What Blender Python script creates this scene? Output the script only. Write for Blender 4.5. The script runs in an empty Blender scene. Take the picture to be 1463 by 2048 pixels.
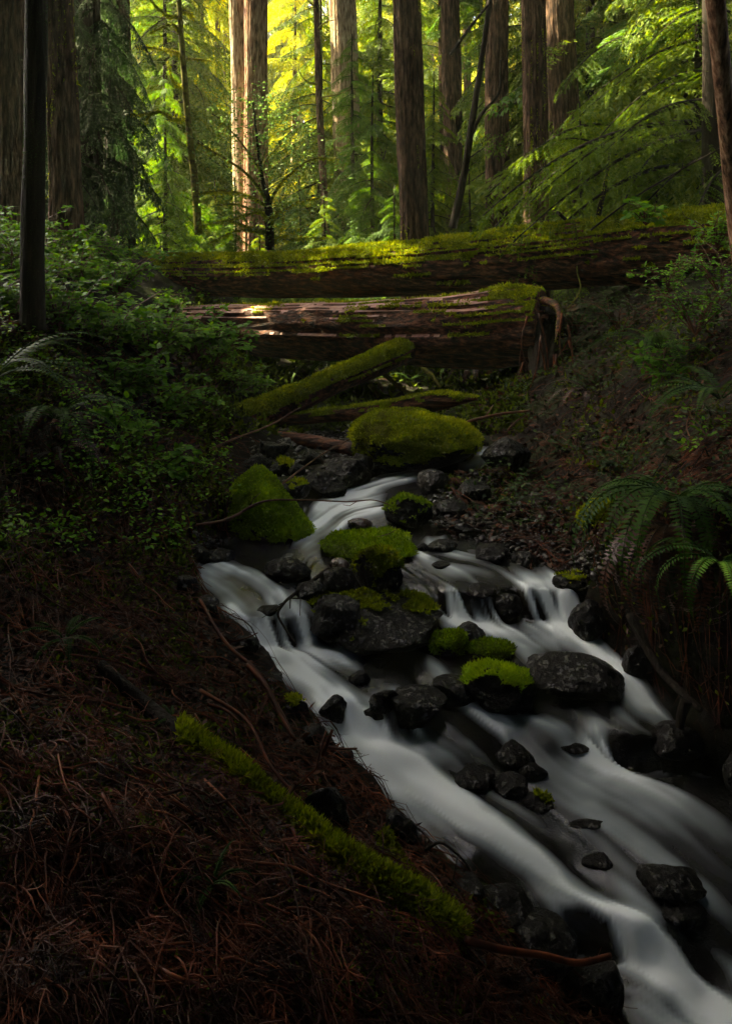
import bpy, math, random
import numpy as np
from math import radians
rng = np.random.default_rng(7)
random.seed(7)
S = bpy.context.scene
COL = S.collection

# ------------------------------------------------------------------ camera
F = 1593.0; CX = 731.5; HZ = 520.0; ZC = 2.1      # photo pixels: focal, centre column, horizon row, eye height
cam_d = bpy.data.cameras.new('camera'); cam = bpy.data.objects.new('camera', cam_d); COL.objects.link(cam)
cam.location = (0, 0, ZC); cam.rotation_euler = (radians(90), 0, 0)
cam_d.sensor_fit = 'VERTICAL'; cam_d.sensor_height = 36; cam_d.lens = 28
cam_d.shift_y = -(1024 - HZ) / 2048; cam_d.clip_start = 0.05; cam_d.clip_end = 500
S.camera = cam
# ------------------------------------------------------------------ world, sun, exposure
SUN_EL, SUN_AZ = 50.0, -70.0       # azimuth from +Y towards +X, the sun stands beyond the logs
w = bpy.data.worlds.new('World'); S.world = w; w.use_nodes = True
nt = w.node_tree; bg = nt.nodes['Background']
sky = nt.nodes.new('ShaderNodeTexSky'); sky.sky_type = 'NISHITA'; sky.sun_disc = False
sky.sun_elevation = radians(SUN_EL); sky.sun_rotation = radians(SUN_AZ)
sky.air_density = 0.7; sky.dust_density = 8.0; sky.ozone_density = 0.3
nt.links.new(sky.outputs[0], bg.inputs[0]); bg.inputs[1].default_value = 0.10
sd = bpy.data.lights.new('sun', 'SUN'); sd.energy = 5.0; sd.angle = radians(0.6); sd.color = (1.0, 0.84, 0.5)
sun = bpy.data.objects.new('sun', sd); COL.objects.link(sun)
from mathutils import Vector, Matrix
sdir = Vector((math.sin(radians(SUN_AZ)) * math.cos(radians(SUN_EL)), math.cos(radians(SUN_AZ)) * math.cos(radians(SUN_EL)), math.sin(radians(SUN_EL))))
sun.rotation_euler = (-sdir).to_track_quat('-Z', 'Y').to_euler(); sun.location = (0, 0, 30)
S.view_settings.view_transform = 'Standard'; S.view_settings.look = 'None'
S.view_settings.exposure = 3.65; S.view_settings.gamma = 1.0
S.render.engine = 'CYCLES'
cy = S.cycles
cy.use_denoising = True
try: cy.denoiser = 'OPENIMAGEDENOISE'
except Exception: pass
cy.max_bounces = 8; cy.diffuse_bounces = 3; cy.glossy_bounces = 2; cy.transmission_bounces = 4; cy.volume_bounces = 0; cy.transparent_max_bounces = 8
cy.sample_clamp_indirect = 3.0; cy.caustics_reflective = False; cy.caustics_refractive = False

# ------------------------------------------------------------------ noise and maths
def _h(ix, iy, iz, s):
    n = (ix * 374761393 + iy * 668265263 + iz * 2147483647 + s * 1274126177) & 0xffffffff
    n = ((n ^ (n >> 13)) * 1274126177) & 0xffffffff
    n = (n ^ (n >> 16)) & 0xffff
    return n.astype(np.float64) / 32767.5 - 1.0
def noise(p, s=0):
    p = np.asarray(p, float)
    if p.shape[1] == 2: p = np.c_[p, np.zeros(len(p))]
    i = np.floor(p).astype(np.int64); f = p - i; f = f * f * (3 - 2 * f); r = 0
    for dx in (0, 1):
        wx = f[:, 0] if dx else 1 - f[:, 0]
        for dy in (0, 1):
            wy = f[:, 1] if dy else 1 - f[:, 1]
            for dz in (0, 1):
                wz = f[:, 2] if dz else 1 - f[:, 2]
                r = r + wx * wy * wz * _h(i[:, 0] + dx, i[:, 1] + dy, i[:, 2] + dz, s)
    return r
def fbm(p, o=4, s=0):
    p = np.asarray(p, float); a = 1; r = 0; t = 0
    for k in range(o): r = r + a * noise(p * 2 ** k + 17.3 * k, s + k); t += a; a *= .5
    return r / t
def sstep(a, b, x): t = np.clip((x - a) / (b - a), 0, 1); return t * t * (3 - 2 * t)
def P(px, py, Y): return np.array([(px - CX) / F * Y, Y, ZC - (py - HZ) / F * Y])
def nrm(v): return v / (np.linalg.norm(v, axis=-1, keepdims=True) + 1e-9)

class RBF:
    def __init__(s, pts, ext=0):
        p = np.array(pts, float); s.c = p[:, :2]; n = len(p)
        d = np.linalg.norm(s.c[:, None] - s.c[None], axis=2)
        A = np.zeros((n + 3, n + 3)); A[:n, :n] = d - 0.004 * np.eye(n); A[:n, n] = 1; A[:n, n + 1:] = s.c; A[n, :n] = 1; A[n + 1:, :n] = s.c.T
        s.w = np.linalg.solve(A, np.r_[p[:, 2], 0, 0, 0]); s.n = n
    def __call__(s, x, y):
        x = np.asarray(x, float).ravel(); y = np.asarray(y, float).ravel(); out = np.empty(len(x))
        for a in range(0, len(x), 40000):
            q = np.c_[x[a:a + 40000], y[a:a + 40000]]
            d = np.sqrt(((q[:, None] - s.c[None]) ** 2).sum(2) + 2e-4)
            out[a:a + 40000] = d @ s.w[:s.n] + s.w[s.n] + q @ s.w[s.n + 1:]
        return out
def wz(px, py, z): Y = (ZC - z) * F / (py - HZ); return P(px, py, Y)
WPX = [p for p in [(960,912,.70),(950,935,.69),(800,958,.665),(840,965,.66),(760,985,.62),(700,995,.58),(680,1020,.56),(640,1070,.53),(500,1100,.52),(430,1150,.51),(560,1110,.52),(480,1200,.50),(520,1238,.485),(600,1238,.485),(440,1240,.485),
 (500,1298,.385),(600,1298,.385),(700,1330,.355),(560,1340,.35),(800,1320,.35),(640,1400,.33),(750,1400,.335),(850,1390,.335),(650,1430,.32),(780,1425,.32),(860,1430,.31),(640,1488,.235),(780,1495,.23),(860,1490,.235),(720,1540,.2),(820,1565,.19),
 (900,1078,.57),(850,1110,.54),(950,1110,.54),(900,1150,.53),(1050,1165,.52),(1000,1177,.515),(1130,1185,.51),(900,1185,.51),(920,1243,.41),(1030,1246,.405),(1140,1243,.405),(1060,1272,.385),(1160,1290,.375),(1250,1350,.34),(1310,1400,.30),(1170,1420,.29),(1020,1435,.285),(950,1450,.27),(1280,1465,.28),(1400,1475,.28),(1100,1490,.245),
 (1250,1532,.195),(1400,1532,.195),(1460,1535,.195),(1150,1540,.195),(1000,1530,.2),(900,1580,.19),(1000,1625,.175),(950,1705,.15),(1150,1650,.16),(1350,1650,.15),(1300,1750,.12),(1100,1780,.10),(1200,1845,.06),(1350,1850,.07),(1300,1935,0),(1400,2010,-.04),(1250,2010,-.03),(1463,1700,.13),(1463,1900,.03)] if p[:2] not in [(520,1238),(600,1238),(440,1240),(500,1298),(600,1298),(650,1430),(780,1425),(860,1430),(640,1488),(780,1495),(860,1490),(1000,1177),(1130,1185),(900,1185),(920,1243),(1030,1246),(1140,1243),(1280,1465),(1400,1475),(1250,1532),(1400,1532),(1460,1535),(1200,1845),(1300,1935)]]
wpts = [wz(*a) for a in WPX] + [np.array((2.5, 1.5, -.1)), np.array((2.6, 2.6, .16)), np.array((.5, 1.2, -.2)), np.array((1.5, .5, -.4)), np.array((2.5, 4, .4))]
for lip, zl, bas, zb in [([(445,1240),(500,1236),(560,1235),(612,1238)],.485,[(455,1297),(520,1301),(570,1300),(614,1293)],.385),
    ([(600,1430),(660,1425),(720,1410),(780,1412),(830,1410)],.322,[(605,1486),(660,1488),(730,1491),(790,1495),(835,1492)],.235),
    ([(890,1186),(950,1180),(1000,1183),(1060,1182),(1145,1183)],.515,[(900,1243),(950,1244),(1010,1245),(1060,1244),(1150,1243)],.405),
    ([(1235,1482),(1300,1478),(1380,1482),(1470,1484)],.278,[(1230,1530),(1300,1533),(1380,1532),(1470,1534)],.195),
    ([(1110,1822),(1200,1850),(1300,1862)],.075,[(1130,1885),(1220,1925),(1310,1938)],0.)]:
    for arr, zz in ((lip, zl), (bas, zb)):
        xi = np.linspace(arr[0][0], arr[-1][0], 12); yi = np.interp(xi, [a[0] for a in arr], [a[1] for a in arr]) + 5 * np.sin(xi * .09)
        for k_, (a_, b_) in enumerate(zip(xi, yi)): wpts.append(wz(a_, b_, zz))
    xi = np.linspace(lip[0][0], lip[-1][0], 6); wpts += [wz(a_, np.interp(a_, [q[0] for q in lip], [q[1] for q in lip]), zl) + np.array((0, .07, .004)) for a_ in xi]
    xi = np.linspace(bas[0][0], bas[-1][0], 6); wpts += [wz(a_, np.interp(a_, [q[0] for q in bas], [q[1] for q in bas]), zb) - np.array((0, .08, .004)) for a_ in xi]
W_ = RBF(wpts)
# channel outline, traced on the water and put down in the world
LE = [(930,905,.7),(760,950,.665),(700,955,.66),(690,985,.62),(600,1003,.57),(615,1065,.53),(440,1078,.52),(385,1130,.51),(400,1185,.50),(440,1250,.47),(500,1310,.355),(560,1365,.34),(600,1430,.32),(635,1500,.21),(700,1570,.2),(775,1610,.19),(820,1690,.16),(860,1730,.14),(990,1800,.10),(1120,1870,.05),(1220,1950,0),(1240,2048,-.04)]
RE = [(975,905,.7),(965,940,.69),(860,965,.66),(840,1075,.57),(960,1073,.575),(1010,1108,.545),(1110,1140,.53),(1180,1180,.51),(1165,1250,.395),(1235,1290,.37),(1300,1350,.33),(1385,1400,.30),(1470,1450,.28)]
poly = np.array([wz(*a)[:2] for a in LE] + [(.75, .6), (3.2, .6), (3.4, 2.2), (2.1, 2.95)] + [wz(*a)[:2] for a in RE[::-1]])
def chan(x, y):      # signed distance to the channel outline, negative in the water
    x = np.ravel(x); y = np.ravel(y); q = np.c_[x, y]; A = poly; B = np.roll(poly, -1, 0)
    dmin = np.full(len(q), 1e9); ins = np.zeros(len(q), bool)
    for a, b in zip(A, B):
        ab = b - a; t = np.clip(((q - a) @ ab) / (ab @ ab), 0, 1); d = np.linalg.norm(q - a - t[:, None] * ab, axis=1); dmin = np.minimum(dmin, d)
        c = (a[1] > y) != (b[1] > y)
        with np.errstate(all='ignore'): xi = (b[0] - a[0]) * (y - a[1]) / (b[1] - a[1] + 1e-12) + a[0]
        ins ^= c & (x < xi)
    return np.where(ins, -dmin, dmin)
GP = [(0,2048,1.5),(300,2048,1.55),(700,2048,1.7),(1000,2048,1.98),(1150,1960,2.31),(1090,1890,2.37),(1180,2048,2.18),(980,1860,2.3),(0,1700,1.85),(300,1650,2.0),(600,1700,2.15),(850,1800,2.2),(0,1400,2.3),(200,1300,2.7),(350,1300,2.95),(480,1420,2.8),(640,1600,2.5),(0,1150,2.85),(150,1100,3.3),(350,1150,3.65),
 (0,950,3.4),(200,950,3.9),(390,1000,4.5),(65,650,4.2),(0,800,3.7),(200,800,4.6),(350,850,5.2),(430,900,5.7),(200,650,5.5),(350,720,6.2),(430,790,6.8),(100,520,7),(250,600,7.5),(350,650,8.2),(450,700,8.6),(0,450,9),(200,480,10),(350,525,11),
 (500,840,7.0),(600,895,6.4),(700,860,7.2),(850,800,8.0),(600,790,8.3),(950,760,8.8),(800,740,9.4),(700,700,10.5),(900,680,11),(600,640,13),(800,640,13),(700,600,20),
 (1050,880,6.0),(1100,950,5.3),(1000,1000,5.3),(930,1000,5.4),(1050,1060,4.5),(1150,1120,4.1),(1225,1200,3.35),(1250,1000,4.0),(1330,1010,3.4),(1300,1240,3.1),(1463,1250,2.8),(1463,1430,2.65),(1463,1000,3.2),(1463,800,4),(1300,850,4.8),(1150,850,5.8),(1200,700,6.8),(1350,700,5.5),(1463,600,6),(1250,585,8.3),(1100,660,8.5),(1400,520,9),(1463,450,12),(1200,500,12),(1000,600,12),
 (1650,1000,2.9),(1750,1400,2.5),(1850,1600,2.4)]
gpts = [P(*a) for a in GP] + [np.array(a, float) for a in [(-8,3,2.8),(-6,0,1.8),(-3,0,.8),(-1.2,.8,.6),(0,0,.2),(.5,.5,0),(8,3,3.0),(6,0,1.6),(4,2.5,1.2),(3.6,1,.5),(3,-2,0),(-15,20,3),(15,20,3.6),(0,40,2.2),(-30,60,4),(30,60,5),(0,90,4),(-40,0,6),(40,0,6),(0,-6,-.3),(0,-30,0),(-30,-30,4),(30,-30,4)]]
gpts += [wz(*a) + np.array((0, 0, .03)) for a in [(700,1130,.52),(760,1250,.40),(960,1330,.34),(700,955,.66),(900,960,.67)]]
G_ = RBF(gpts)
def terrain(x, y):
    x = np.ravel(x).astype(float); y = np.ravel(y).astype(float)
    b = G_(x, y); w_ = W_(x, y); s = chan(x, y)
    q = np.c_[x, y]; amp = np.clip(.5 + s * 1.5, .25, 1)
    b = b + .10 * fbm(q * 1.1, 3, 5) * amp * (y > 0) + .035 * fbm(q * 6, 3, 9) * amp
    near = (y < 9) & (np.abs(x) < 5)
    ins = np.minimum(b, w_ - .015 - .09 * sstep(0, .18, -s) + .03 * fbm(q * 7, 2, 3))
    lo = w_ + .02 + .2 * np.clip(s, 0, .5)
    out = np.where(s < .5, np.maximum(b, lo - .08 * sstep(.1, .5, s) * 3), b)
    k = sstep(-.03, .07, s)
    r = ins * (1 - k) + out * k
    far = np.clip(np.hypot(x, y) - 16, 0, 60)
    return np.where(near, r, b) + .004 * far * fbm(q * .15, 2, 1)
def top(x, y):
    t = terrain(x, y); s = chan(x, y); return np.where(s < 0, np.maximum(t, W_(x, y)), t)
class Grid:      # looked-up copies of the ground, for placing things quickly
    def __init__(s, x0, x1, y0, y1, st, f):
        s.x0, s.y0, s.st = x0, y0, st; xs = np.arange(x0, x1, st); ys = np.arange(y0, y1, st); X, Y = np.meshgrid(xs, ys); s.s = X.shape; s.A = [g(X, Y).reshape(X.shape) for g in f]
    def __call__(s, k, x, y):
        A = s.A[k]; i = np.clip((x - s.x0) / s.st, 0, s.s[1] - 1.001); j = np.clip((y - s.y0) / s.st, 0, s.s[0] - 1.001); ii = i.astype(int); jj = j.astype(int); u = i - ii; v = j - jj
        return A[jj, ii]*(1-u)*(1-v) + A[jj, ii+1]*u*(1-v) + A[jj+1, ii]*(1-u)*v + A[jj+1, ii+1]*u*v
GN = Grid(-6, 6, 1, 13, .035, (terrain, W_, chan)); GF = Grid(-46, 46, 1, 66, .4, (terrain,))
def qt(x, y):
    x = np.ravel(x).astype(float); y = np.ravel(y).astype(float); n = (np.abs(x) < 5.9) & (y < 12.9) & (y > 1); return np.where(n, GN(0, x, y), GF(0, x, y))
def qc(x, y): return np.where((np.abs(x) < 5.9) & (y < 12.9), GN(2, x, y), 1.)
_ys = 1.25 * (45 / 1.25) ** np.linspace(0, 1, 700)
def hit(px, py):
    x = (px - CX) / F * _ys; z = ZC - (py - HZ) / F * _ys; t = qt(x, _ys); s = qc(x, _ys); t = np.where(s < 0, np.maximum(t, GN(1, x, _ys)), t)
    k = np.argmax(z <= t)
    if not (z <= t).any(): k = len(_ys) - 1
    return np.array([x[k], _ys[k], t[k]])
def gz(x, y): return float(qt(np.array([x]), np.array([y]))[0])

# ------------------------------------------------------------------ mesh building
class Geo:
    def __init__(s): s.v = []; s.f = []; s.a = []; s.n = 0
    def add(s, V, Fc, a=0.5):
        V = np.asarray(V, float); Fc = np.asarray(Fc, np.int64)
        if len(V) == 0: return s
        s.v.append(V); s.f.append(Fc + s.n); s.n += len(V)
        s.a.append(np.full(len(V), a, float) if np.isscalar(a) else np.asarray(a, float)); return s
    def cat(s): return np.concatenate(s.v), s.f, np.concatenate(s.a)
def mesh(name, geo, mat, smooth=True, origin=(0, 0, 0)):
    V, Fs, A = geo.cat(); V = V - np.asarray(origin)
    me = bpy.data.meshes.new(name); me.vertices.add(len(V)); me.vertices.foreach_set('co', V.astype(np.float32).ravel())
    tot = np.concatenate([np.full(len(f), f.shape[1]) for f in Fs]); idx = np.concatenate([f.ravel() for f in Fs])
    me.loops.add(len(idx)); me.loops.foreach_set('vertex_index', idx.astype(np.int32))
    me.polygons.add(len(tot)); me.polygons.foreach_set('loop_start', np.r_[0, np.cumsum(tot)[:-1]].astype(np.int32)); me.polygons.foreach_set('loop_total', tot.astype(np.int32))
    if smooth: me.polygons.foreach_set('use_smooth', np.ones(len(tot), bool))
    at = me.attributes.new('v', 'FLOAT', 'POINT'); at.data.foreach_set('value', A.astype(np.float32))
    me.update(calc_edges=True); me.validate()
    me.materials.append(mat); return me
def tag(o, label, cat, group=None):
    o['label'] = label; o['category'] = cat
    if group: o['group'] = group
    return o
def thing(name, label, cat, loc, group=None):
    o = bpy.data.objects.new(name, None); COL.objects.link(o); o.location = loc; o.empty_display_size = .1
    return tag(o, label, cat, group)
def part(name, geo, mat, parent=None, smooth=True, origin=None, label=None):
    if parent is not None:
        org = np.array(parent.location); p = parent.parent
        while p is not None: org = org + np.array(p.location); p = p.parent
        o = bpy.data.objects.new(name, mesh(name, geo, mat, smooth, org)); o.parent = parent
    else:
        org = (0, 0, 0) if origin is None else origin
        o = bpy.data.objects.new(name, mesh(name, geo, mat, smooth, org)); o.location = org
    COL.objects.link(o)
    if label: o['label'] = label
    return o
def tube(pts, rad, sides=6, cap=True, wob=0, ws=3, seed=0, ridge=0, rn=10):
    pts = np.asarray(pts, float); n = len(pts); rad = np.broadcast_to(rad, (n,)).astype(float)
    t = nrm(np.gradient(pts, axis=0)); ref = np.array((0, 0, 1.)) if abs(t[:, 2]).mean() < .8 else np.array((1., 0, 0))
    u = nrm(np.cross(t, ref)); v = np.cross(u, t)
    th = np.linspace(0, 2 * np.pi, sides, endpoint=False)
    R = np.repeat(rad[:, None], sides, 1)
    if wob or ridge:
        ax = np.r_[0, np.cumsum(np.linalg.norm(np.diff(pts, axis=0), axis=1))]
        c = np.stack([np.cos(th)[None] * rn / 2 + 0 * R, np.sin(th)[None] * rn / 2 + 0 * R, ax[:, None] * .8 + 0 * R], 2).reshape(-1, 3)
        if ridge:
            q = 1 - np.abs(noise(c, seed)) * 2; q2 = 1 - np.abs(noise(c * 2.3 + 9, seed + 1)) * 2
            R = R * (1 + ridge * (q + .5 * q2).reshape(R.shape))
        if wob:
            c = np.stack([np.cos(th)[None] * 1.2 + 0 * R, np.sin(th)[None] * 1.2 + 0 * R, ax[:, None] * ws + 0 * R], 2).reshape(-1, 3)
            R = R * (1 + wob * fbm(c, 3, seed + 5).reshape(R.shape))
    V = pts[:, None] + (u[:, None] * np.cos(th)[None, :, None] + v[:, None] * np.sin(th)[None, :, None]) * R[:, :, None]
    i = np.arange(n - 1)[:, None] * sides; j = np.arange(sides)[None]; k = (j + 1) % sides
    Fc = np.stack([i + j, i + k, i + sides + k, i + sides + j], 2).reshape(-1, 4)
    V = V.reshape(-1, 3)
    if cap:
        V = np.r_[V, pts[:1], pts[-1:]]; a = n * sides; e = (n - 1) * sides
        j = np.arange(sides); k = (j + 1) % sides
        return V, Fc, np.r_[np.c_[k, j, np.full(sides, a)], np.c_[e + j, e + k, np.full(sides, a + 1)]]
    return V, Fc, None
def addtube(g, *a, val=.5, **k):
    V, Fc, T = tube(*a, **k); n0 = g.n; g.add(V, Fc, val)
    if T is not None: g.f.append(T + n0)
    return g
def spline(pts, n):
    p = np.asarray(pts, float)
    if len(p) == 2: t = np.linspace(0, 1, n)[:, None]; return p[0] * (1 - t) + p[1] * t
    d = np.r_[0, np.cumsum(np.linalg.norm(np.diff(p[:, :3], axis=0), axis=1))]; m = np.gradient(p, d, axis=0); s = np.linspace(0, d[-1], n)
    i = np.clip(np.searchsorted(d, s) - 1, 0, len(d) - 2); h = (d[i + 1] - d[i])[:, None]; t = ((s - d[i])[:, None]) / h
    return (2*t**3-3*t**2+1)*p[i] + (t**3-2*t**2+t)*h*m[i] + (-2*t**3+3*t**2)*p[i+1] + (t**3-t**2)*h*m[i+1]
def leaves(c, d, n, L, Wd, fold=.15, broad=False):
    N = len(c); L = np.broadcast_to(L, (N,))[:, None]; Wd = np.broadcast_to(Wd, (N,))[:, None]
    d = nrm(d); s = nrm(np.cross(d, n)); nn = np.cross(s, d)
    if not broad:
        V = np.stack([c, c + d * L * .4 + s * Wd, c + d * L, c + d * L * .4 - s * Wd], 1).reshape(-1, 3)
        return V, np.arange(N * 4).reshape(-1, 4)
    V = np.stack([c, c + d*L*.3 + s*Wd + nn*Wd*fold, c + d*L*.68 + s*Wd*.75 + nn*Wd*fold, c + d*L, c + d*L*.68 - s*Wd*.75 + nn*Wd*fold, c + d*L*.3 - s*Wd + nn*Wd*fold, c + d*L*.5], 1).reshape(-1, 3)
    b = np.arange(N)[:, None] * 7
    Q = np.stack([b + [0, 1, 2, 6], b + [6, 2, 3, 4][:3] + [0] if False else b + [6, 2, 3, 4], b + [0, 6, 4, 5]], 1).reshape(-1, 4)
    return V, Q
def surf_sample(V, Fc, n):
    T = Fc if Fc.shape[1] == 3 else np.r_[Fc[:, :3], Fc[:, [0, 2, 3]]]
    a, b, c = V[T[:, 0]], V[T[:, 1]], V[T[:, 2]]; nn = np.cross(b - a, c - a); ar = np.linalg.norm(nn, axis=1)
    k = rng.choice(len(T), n, p=ar / ar.sum()); r1 = np.sqrt(rng.random(n))[:, None]; r2 = rng.random(n)[:, None]
    return a[k] * (1 - r1) + b[k] * r1 * (1 - r2) + c[k] * r1 * r2, nrm(nn[k]), ar.sum() / 2
def moss_fuzz(g, V, Fc, dens, L=.014, Wd=.0035, droop=.0, jit=.9, maxn=60000):
    area = surf_sample(V, Fc, 2)[2]; n = int(min(maxn, area * dens))
    if n < 5: return
    c, nn, _ = surf_sample(V, Fc, n)
    d = nn + rng.normal(size=(n, 3)) * jit * .6; d[:, 2] -= droop
    cl = np.clip(.5 + .9 * fbm(c * 7, 3, 6), 0, 1)
    ll = L * (.5 + rng.random(n)) * (.5 + cl)
    lv, lf = leaves(c - nn * .002, d, rng.normal(size=(n, 3)), ll, Wd * (.6 + .8 * rng.random(n)))
    g.add(lv, lf, np.repeat(np.clip(cl * .6 + rng.random(n) * .5, 0, 1), 4))
def submesh(V, Fc, mask):
    Fk = Fc[mask]; u, inv = np.unique(Fk.ravel(), return_inverse=True); return V[u], inv.reshape(Fk.shape), u
def vnormals(V, Fc):
    nn = np.cross(V[Fc[:, 1]] - V[Fc[:, 0]], V[Fc[:, 2]] - V[Fc[:, 0]]); N = np.zeros_like(V)
    for k in range(Fc.shape[1]): np.add.at(N, Fc[:, k], nn)
    return nrm(N), nrm(nn)

# ------------------------------------------------------------------ materials
def newmat(name):
    m = bpy.data.materials.new(name); m.use_nodes = True; nt = m.node_tree; nt.nodes.clear()
    o = nt.nodes.new('ShaderNodeOutputMaterial'); return m, nt, o
def N(nt, t, **k):
    n = nt.nodes.new('ShaderNode' + t)
    for a, b in k.items(): setattr(n, a, b)
    return n
def ramp(nt, src, stops):
    r = N(nt, 'ValToRGB'); el = r.color_ramp.elements
    while len(el) < len(stops): el.new(.5)
    for e, (p, c) in zip(el, stops): e.position = p; e.color = (*c, 1)
    nt.links.new(src, r.inputs[0]); return r.outputs[0]
def noisetex(nt, scale, detail=4, mapping=None, rough=.6):
    tc = N(nt, 'TexCoord'); mp = N(nt, 'Mapping'); mp.inputs['Scale'].default_value = mapping or (1, 1, 1)
    t = N(nt, 'TexNoise'); t.inputs['Scale'].default_value = scale; t.inputs['Detail'].default_value = detail; t.inputs['Roughness'].default_value = rough
    nt.links.new(tc.outputs['Object'], mp.inputs[0]); nt.links.new(mp.outputs[0], t.inputs[0]); return t.outputs[0]
def bump(nt, h, dist, strength=1):
    b = N(nt, 'Bump'); b.inputs['Distance'].default_value = dist; b.inputs['Strength'].default_value = strength; nt.links.new(h, b.inputs['Height']); return b.outputs[0]
def leafmat(name, c0, c1, c2, trans=.4, rough=.45, spec=.4):
    m, nt, o = newmat(name); at = N(nt, 'Attribute', attribute_name='v')
    oi = N(nt, 'ObjectInfo'); ad = N(nt, 'MATH' if False else 'Math', operation='MULTIPLY_ADD'); ad.inputs[1].default_value = .3; nt.links.new(oi.outputs['Random'], ad.inputs[0])
    sb = N(nt, 'Math', operation='SUBTRACT'); sb.inputs[1].default_value = .15; nt.links.new(at.outputs['Fac'], sb.inputs[0]); nt.links.new(sb.outputs[0], ad.inputs[2])
    col = ramp(nt, ad.outputs[0], [(0, c0), (.5, c1), (1, c2)])
    b = N(nt, 'BsdfPrincipled'); b.inputs['Roughness'].default_value = rough; b.inputs['Specular IOR Level'].default_value = spec; nt.links.new(col, b.inputs['Base Color'])
    t = N(nt, 'BsdfTranslucent'); hs = N(nt, 'HueSaturation'); hs.inputs['Saturation'].default_value = 1.15; hs.inputs['Value'].default_value = 1.5; hs.inputs['Hue'].default_value = .485
    nt.links.new(col, hs.inputs['Color']); nt.links.new(hs.outputs[0], t.inputs[0])
    mx = N(nt, 'MixShader'); mx.inputs[0].default_value = trans; nt.links.new(b.outputs[0], mx.inputs[1]); nt.links.new(t.outputs[0], mx.inputs[2]); nt.links.new(mx.outputs[0], o.inputs[0]); return m
def solid(name, stops, scale, mapping=(1, 1, 1), rough=.7, bd=.004, detail=6, spec=.4, rough2=None, bscale=None):
    m, nt, o = newmat(name); n = noisetex(nt, scale, detail, mapping); col = ramp(nt, n, stops)
    b = N(nt, 'BsdfPrincipled'); b.inputs['Roughness'].default_value = rough; b.inputs['Specular IOR Level'].default_value = spec
    nt.links.new(col, b.inputs['Base Color']); n2 = noisetex(nt, (bscale or scale * 2.5), 8, mapping)
    nt.links.new(bump(nt, n2, bd), b.inputs['Normal'])
    if rough2 is not None:
        mr = N(nt, 'MapRange'); mr.inputs[1].default_value = .35; mr.inputs[2].default_value = .65; mr.inputs[3].default_value = rough2; mr.inputs[4].default_value = rough; nt.links.new(noisetex(nt, scale * 1.7, 4), mr.inputs[0]); nt.links.new(mr.outputs[0], b.inputs['Roughness'])
    nt.links.new(b.outputs[0], o.inputs[0]); return m
M = {}
M['hemlock'] = leafmat('hemlock', (.03,.06,.004), (.065,.12,.007), (.13,.18,.012), .5, .6, .15)
M['cedar'] = leafmat('cedar', (.03,.065,.010), (.05,.12,.014), (.10,.17,.02), .45, .6, .15)
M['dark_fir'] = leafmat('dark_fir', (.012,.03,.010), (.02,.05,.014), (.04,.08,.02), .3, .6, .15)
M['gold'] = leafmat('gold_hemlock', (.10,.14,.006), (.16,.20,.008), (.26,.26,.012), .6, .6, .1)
M['shrub'] = leafmat('shrub_leaf', (.03,.09,.005), (.075,.20,.009), (.16,.32,.02), .4, .5, .12)
M['maple'] = leafmat('maple_leaf', (.05,.10,.03), (.08,.15,.04), (.13,.20,.05), .45, .6, .1)
M['fern'] = leafmat('fern', (.012,.035,.004), (.03,.075,.008), (.06,.12,.014), .3, .6, .1)
M['dead_fern'] = leafmat('dead_fern', (.02,.006,.003), (.05,.015,.006), (.10,.035,.012), .2)
M['moss'] = leafmat('moss', (.05,.055,.004), (.16,.215,.005), (.34,.38,.012), .35, .8, .05)
M['green_moss'] = leafmat('green_moss', (.04,.06,.004), (.13,.23,.005), (.28,.42,.012), .35, .8, .05)
M['pole_moss'] = leafmat('pole_moss', (.05,.045,.004), (.12,.17,.005), (.27,.33,.012), .35, .8, .05)
M['shade_toned'] = leafmat('shade_toned_leaf', (.006,.014,.003), (.014,.034,.005), (.035,.075,.010), .25, .5, .15)  # leaf green with the right bank's shade put into the colour
M['rust_root'] = solid('rust_root', [(.3,(.03,.009,.004)),(.5,(.12,.034,.012)),(.72,(.30,.10,.035))], 9, (1,1,1), .5, .001, spec=.15)
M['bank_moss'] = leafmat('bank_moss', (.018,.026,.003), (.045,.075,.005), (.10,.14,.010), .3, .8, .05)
M['shade_toned_hemlock'] = leafmat('shade_toned_hemlock', (.018,.04,.003), (.04,.08,.004), (.08,.13,.008), .5, .6, .1)  # hemlock green darkened to stand in for shade at the upper right
M['litter'] = leafmat('leaf_litter', (.008,.003,.0015), (.028,.008,.003), (.10,.03,.009), .1, .6, .2)
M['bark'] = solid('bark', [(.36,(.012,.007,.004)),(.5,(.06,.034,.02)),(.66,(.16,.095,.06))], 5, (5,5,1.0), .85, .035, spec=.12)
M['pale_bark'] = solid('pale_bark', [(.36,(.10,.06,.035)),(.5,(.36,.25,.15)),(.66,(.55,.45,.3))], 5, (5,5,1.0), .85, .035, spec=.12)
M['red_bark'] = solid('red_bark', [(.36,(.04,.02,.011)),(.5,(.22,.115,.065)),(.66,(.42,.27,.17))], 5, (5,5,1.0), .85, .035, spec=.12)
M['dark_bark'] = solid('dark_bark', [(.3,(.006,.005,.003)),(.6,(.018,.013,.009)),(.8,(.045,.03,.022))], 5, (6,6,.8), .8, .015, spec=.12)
M['log_bark'] = solid('log_bark', [(.36,(.006,.003,.0015)),(.5,(.06,.019,.009)),(.68,(.26,.095,.045))], 6, (.6,5,5), .6, .02, spec=.2)
M['bare_wood'] = solid('bare_wood', [(.3,(.10,.035,.022)),(.5,(.30,.13,.09)),(.7,(.48,.30,.24))], 7, (.45,7,7), .45, .008)
M['twig'] = solid('twig', [(.3,(.03,.012,.007)),(.55,(.10,.038,.018)),(.75,(.20,.09,.045))], 9, (1,1,1), .5, .001, spec=.2)
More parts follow.
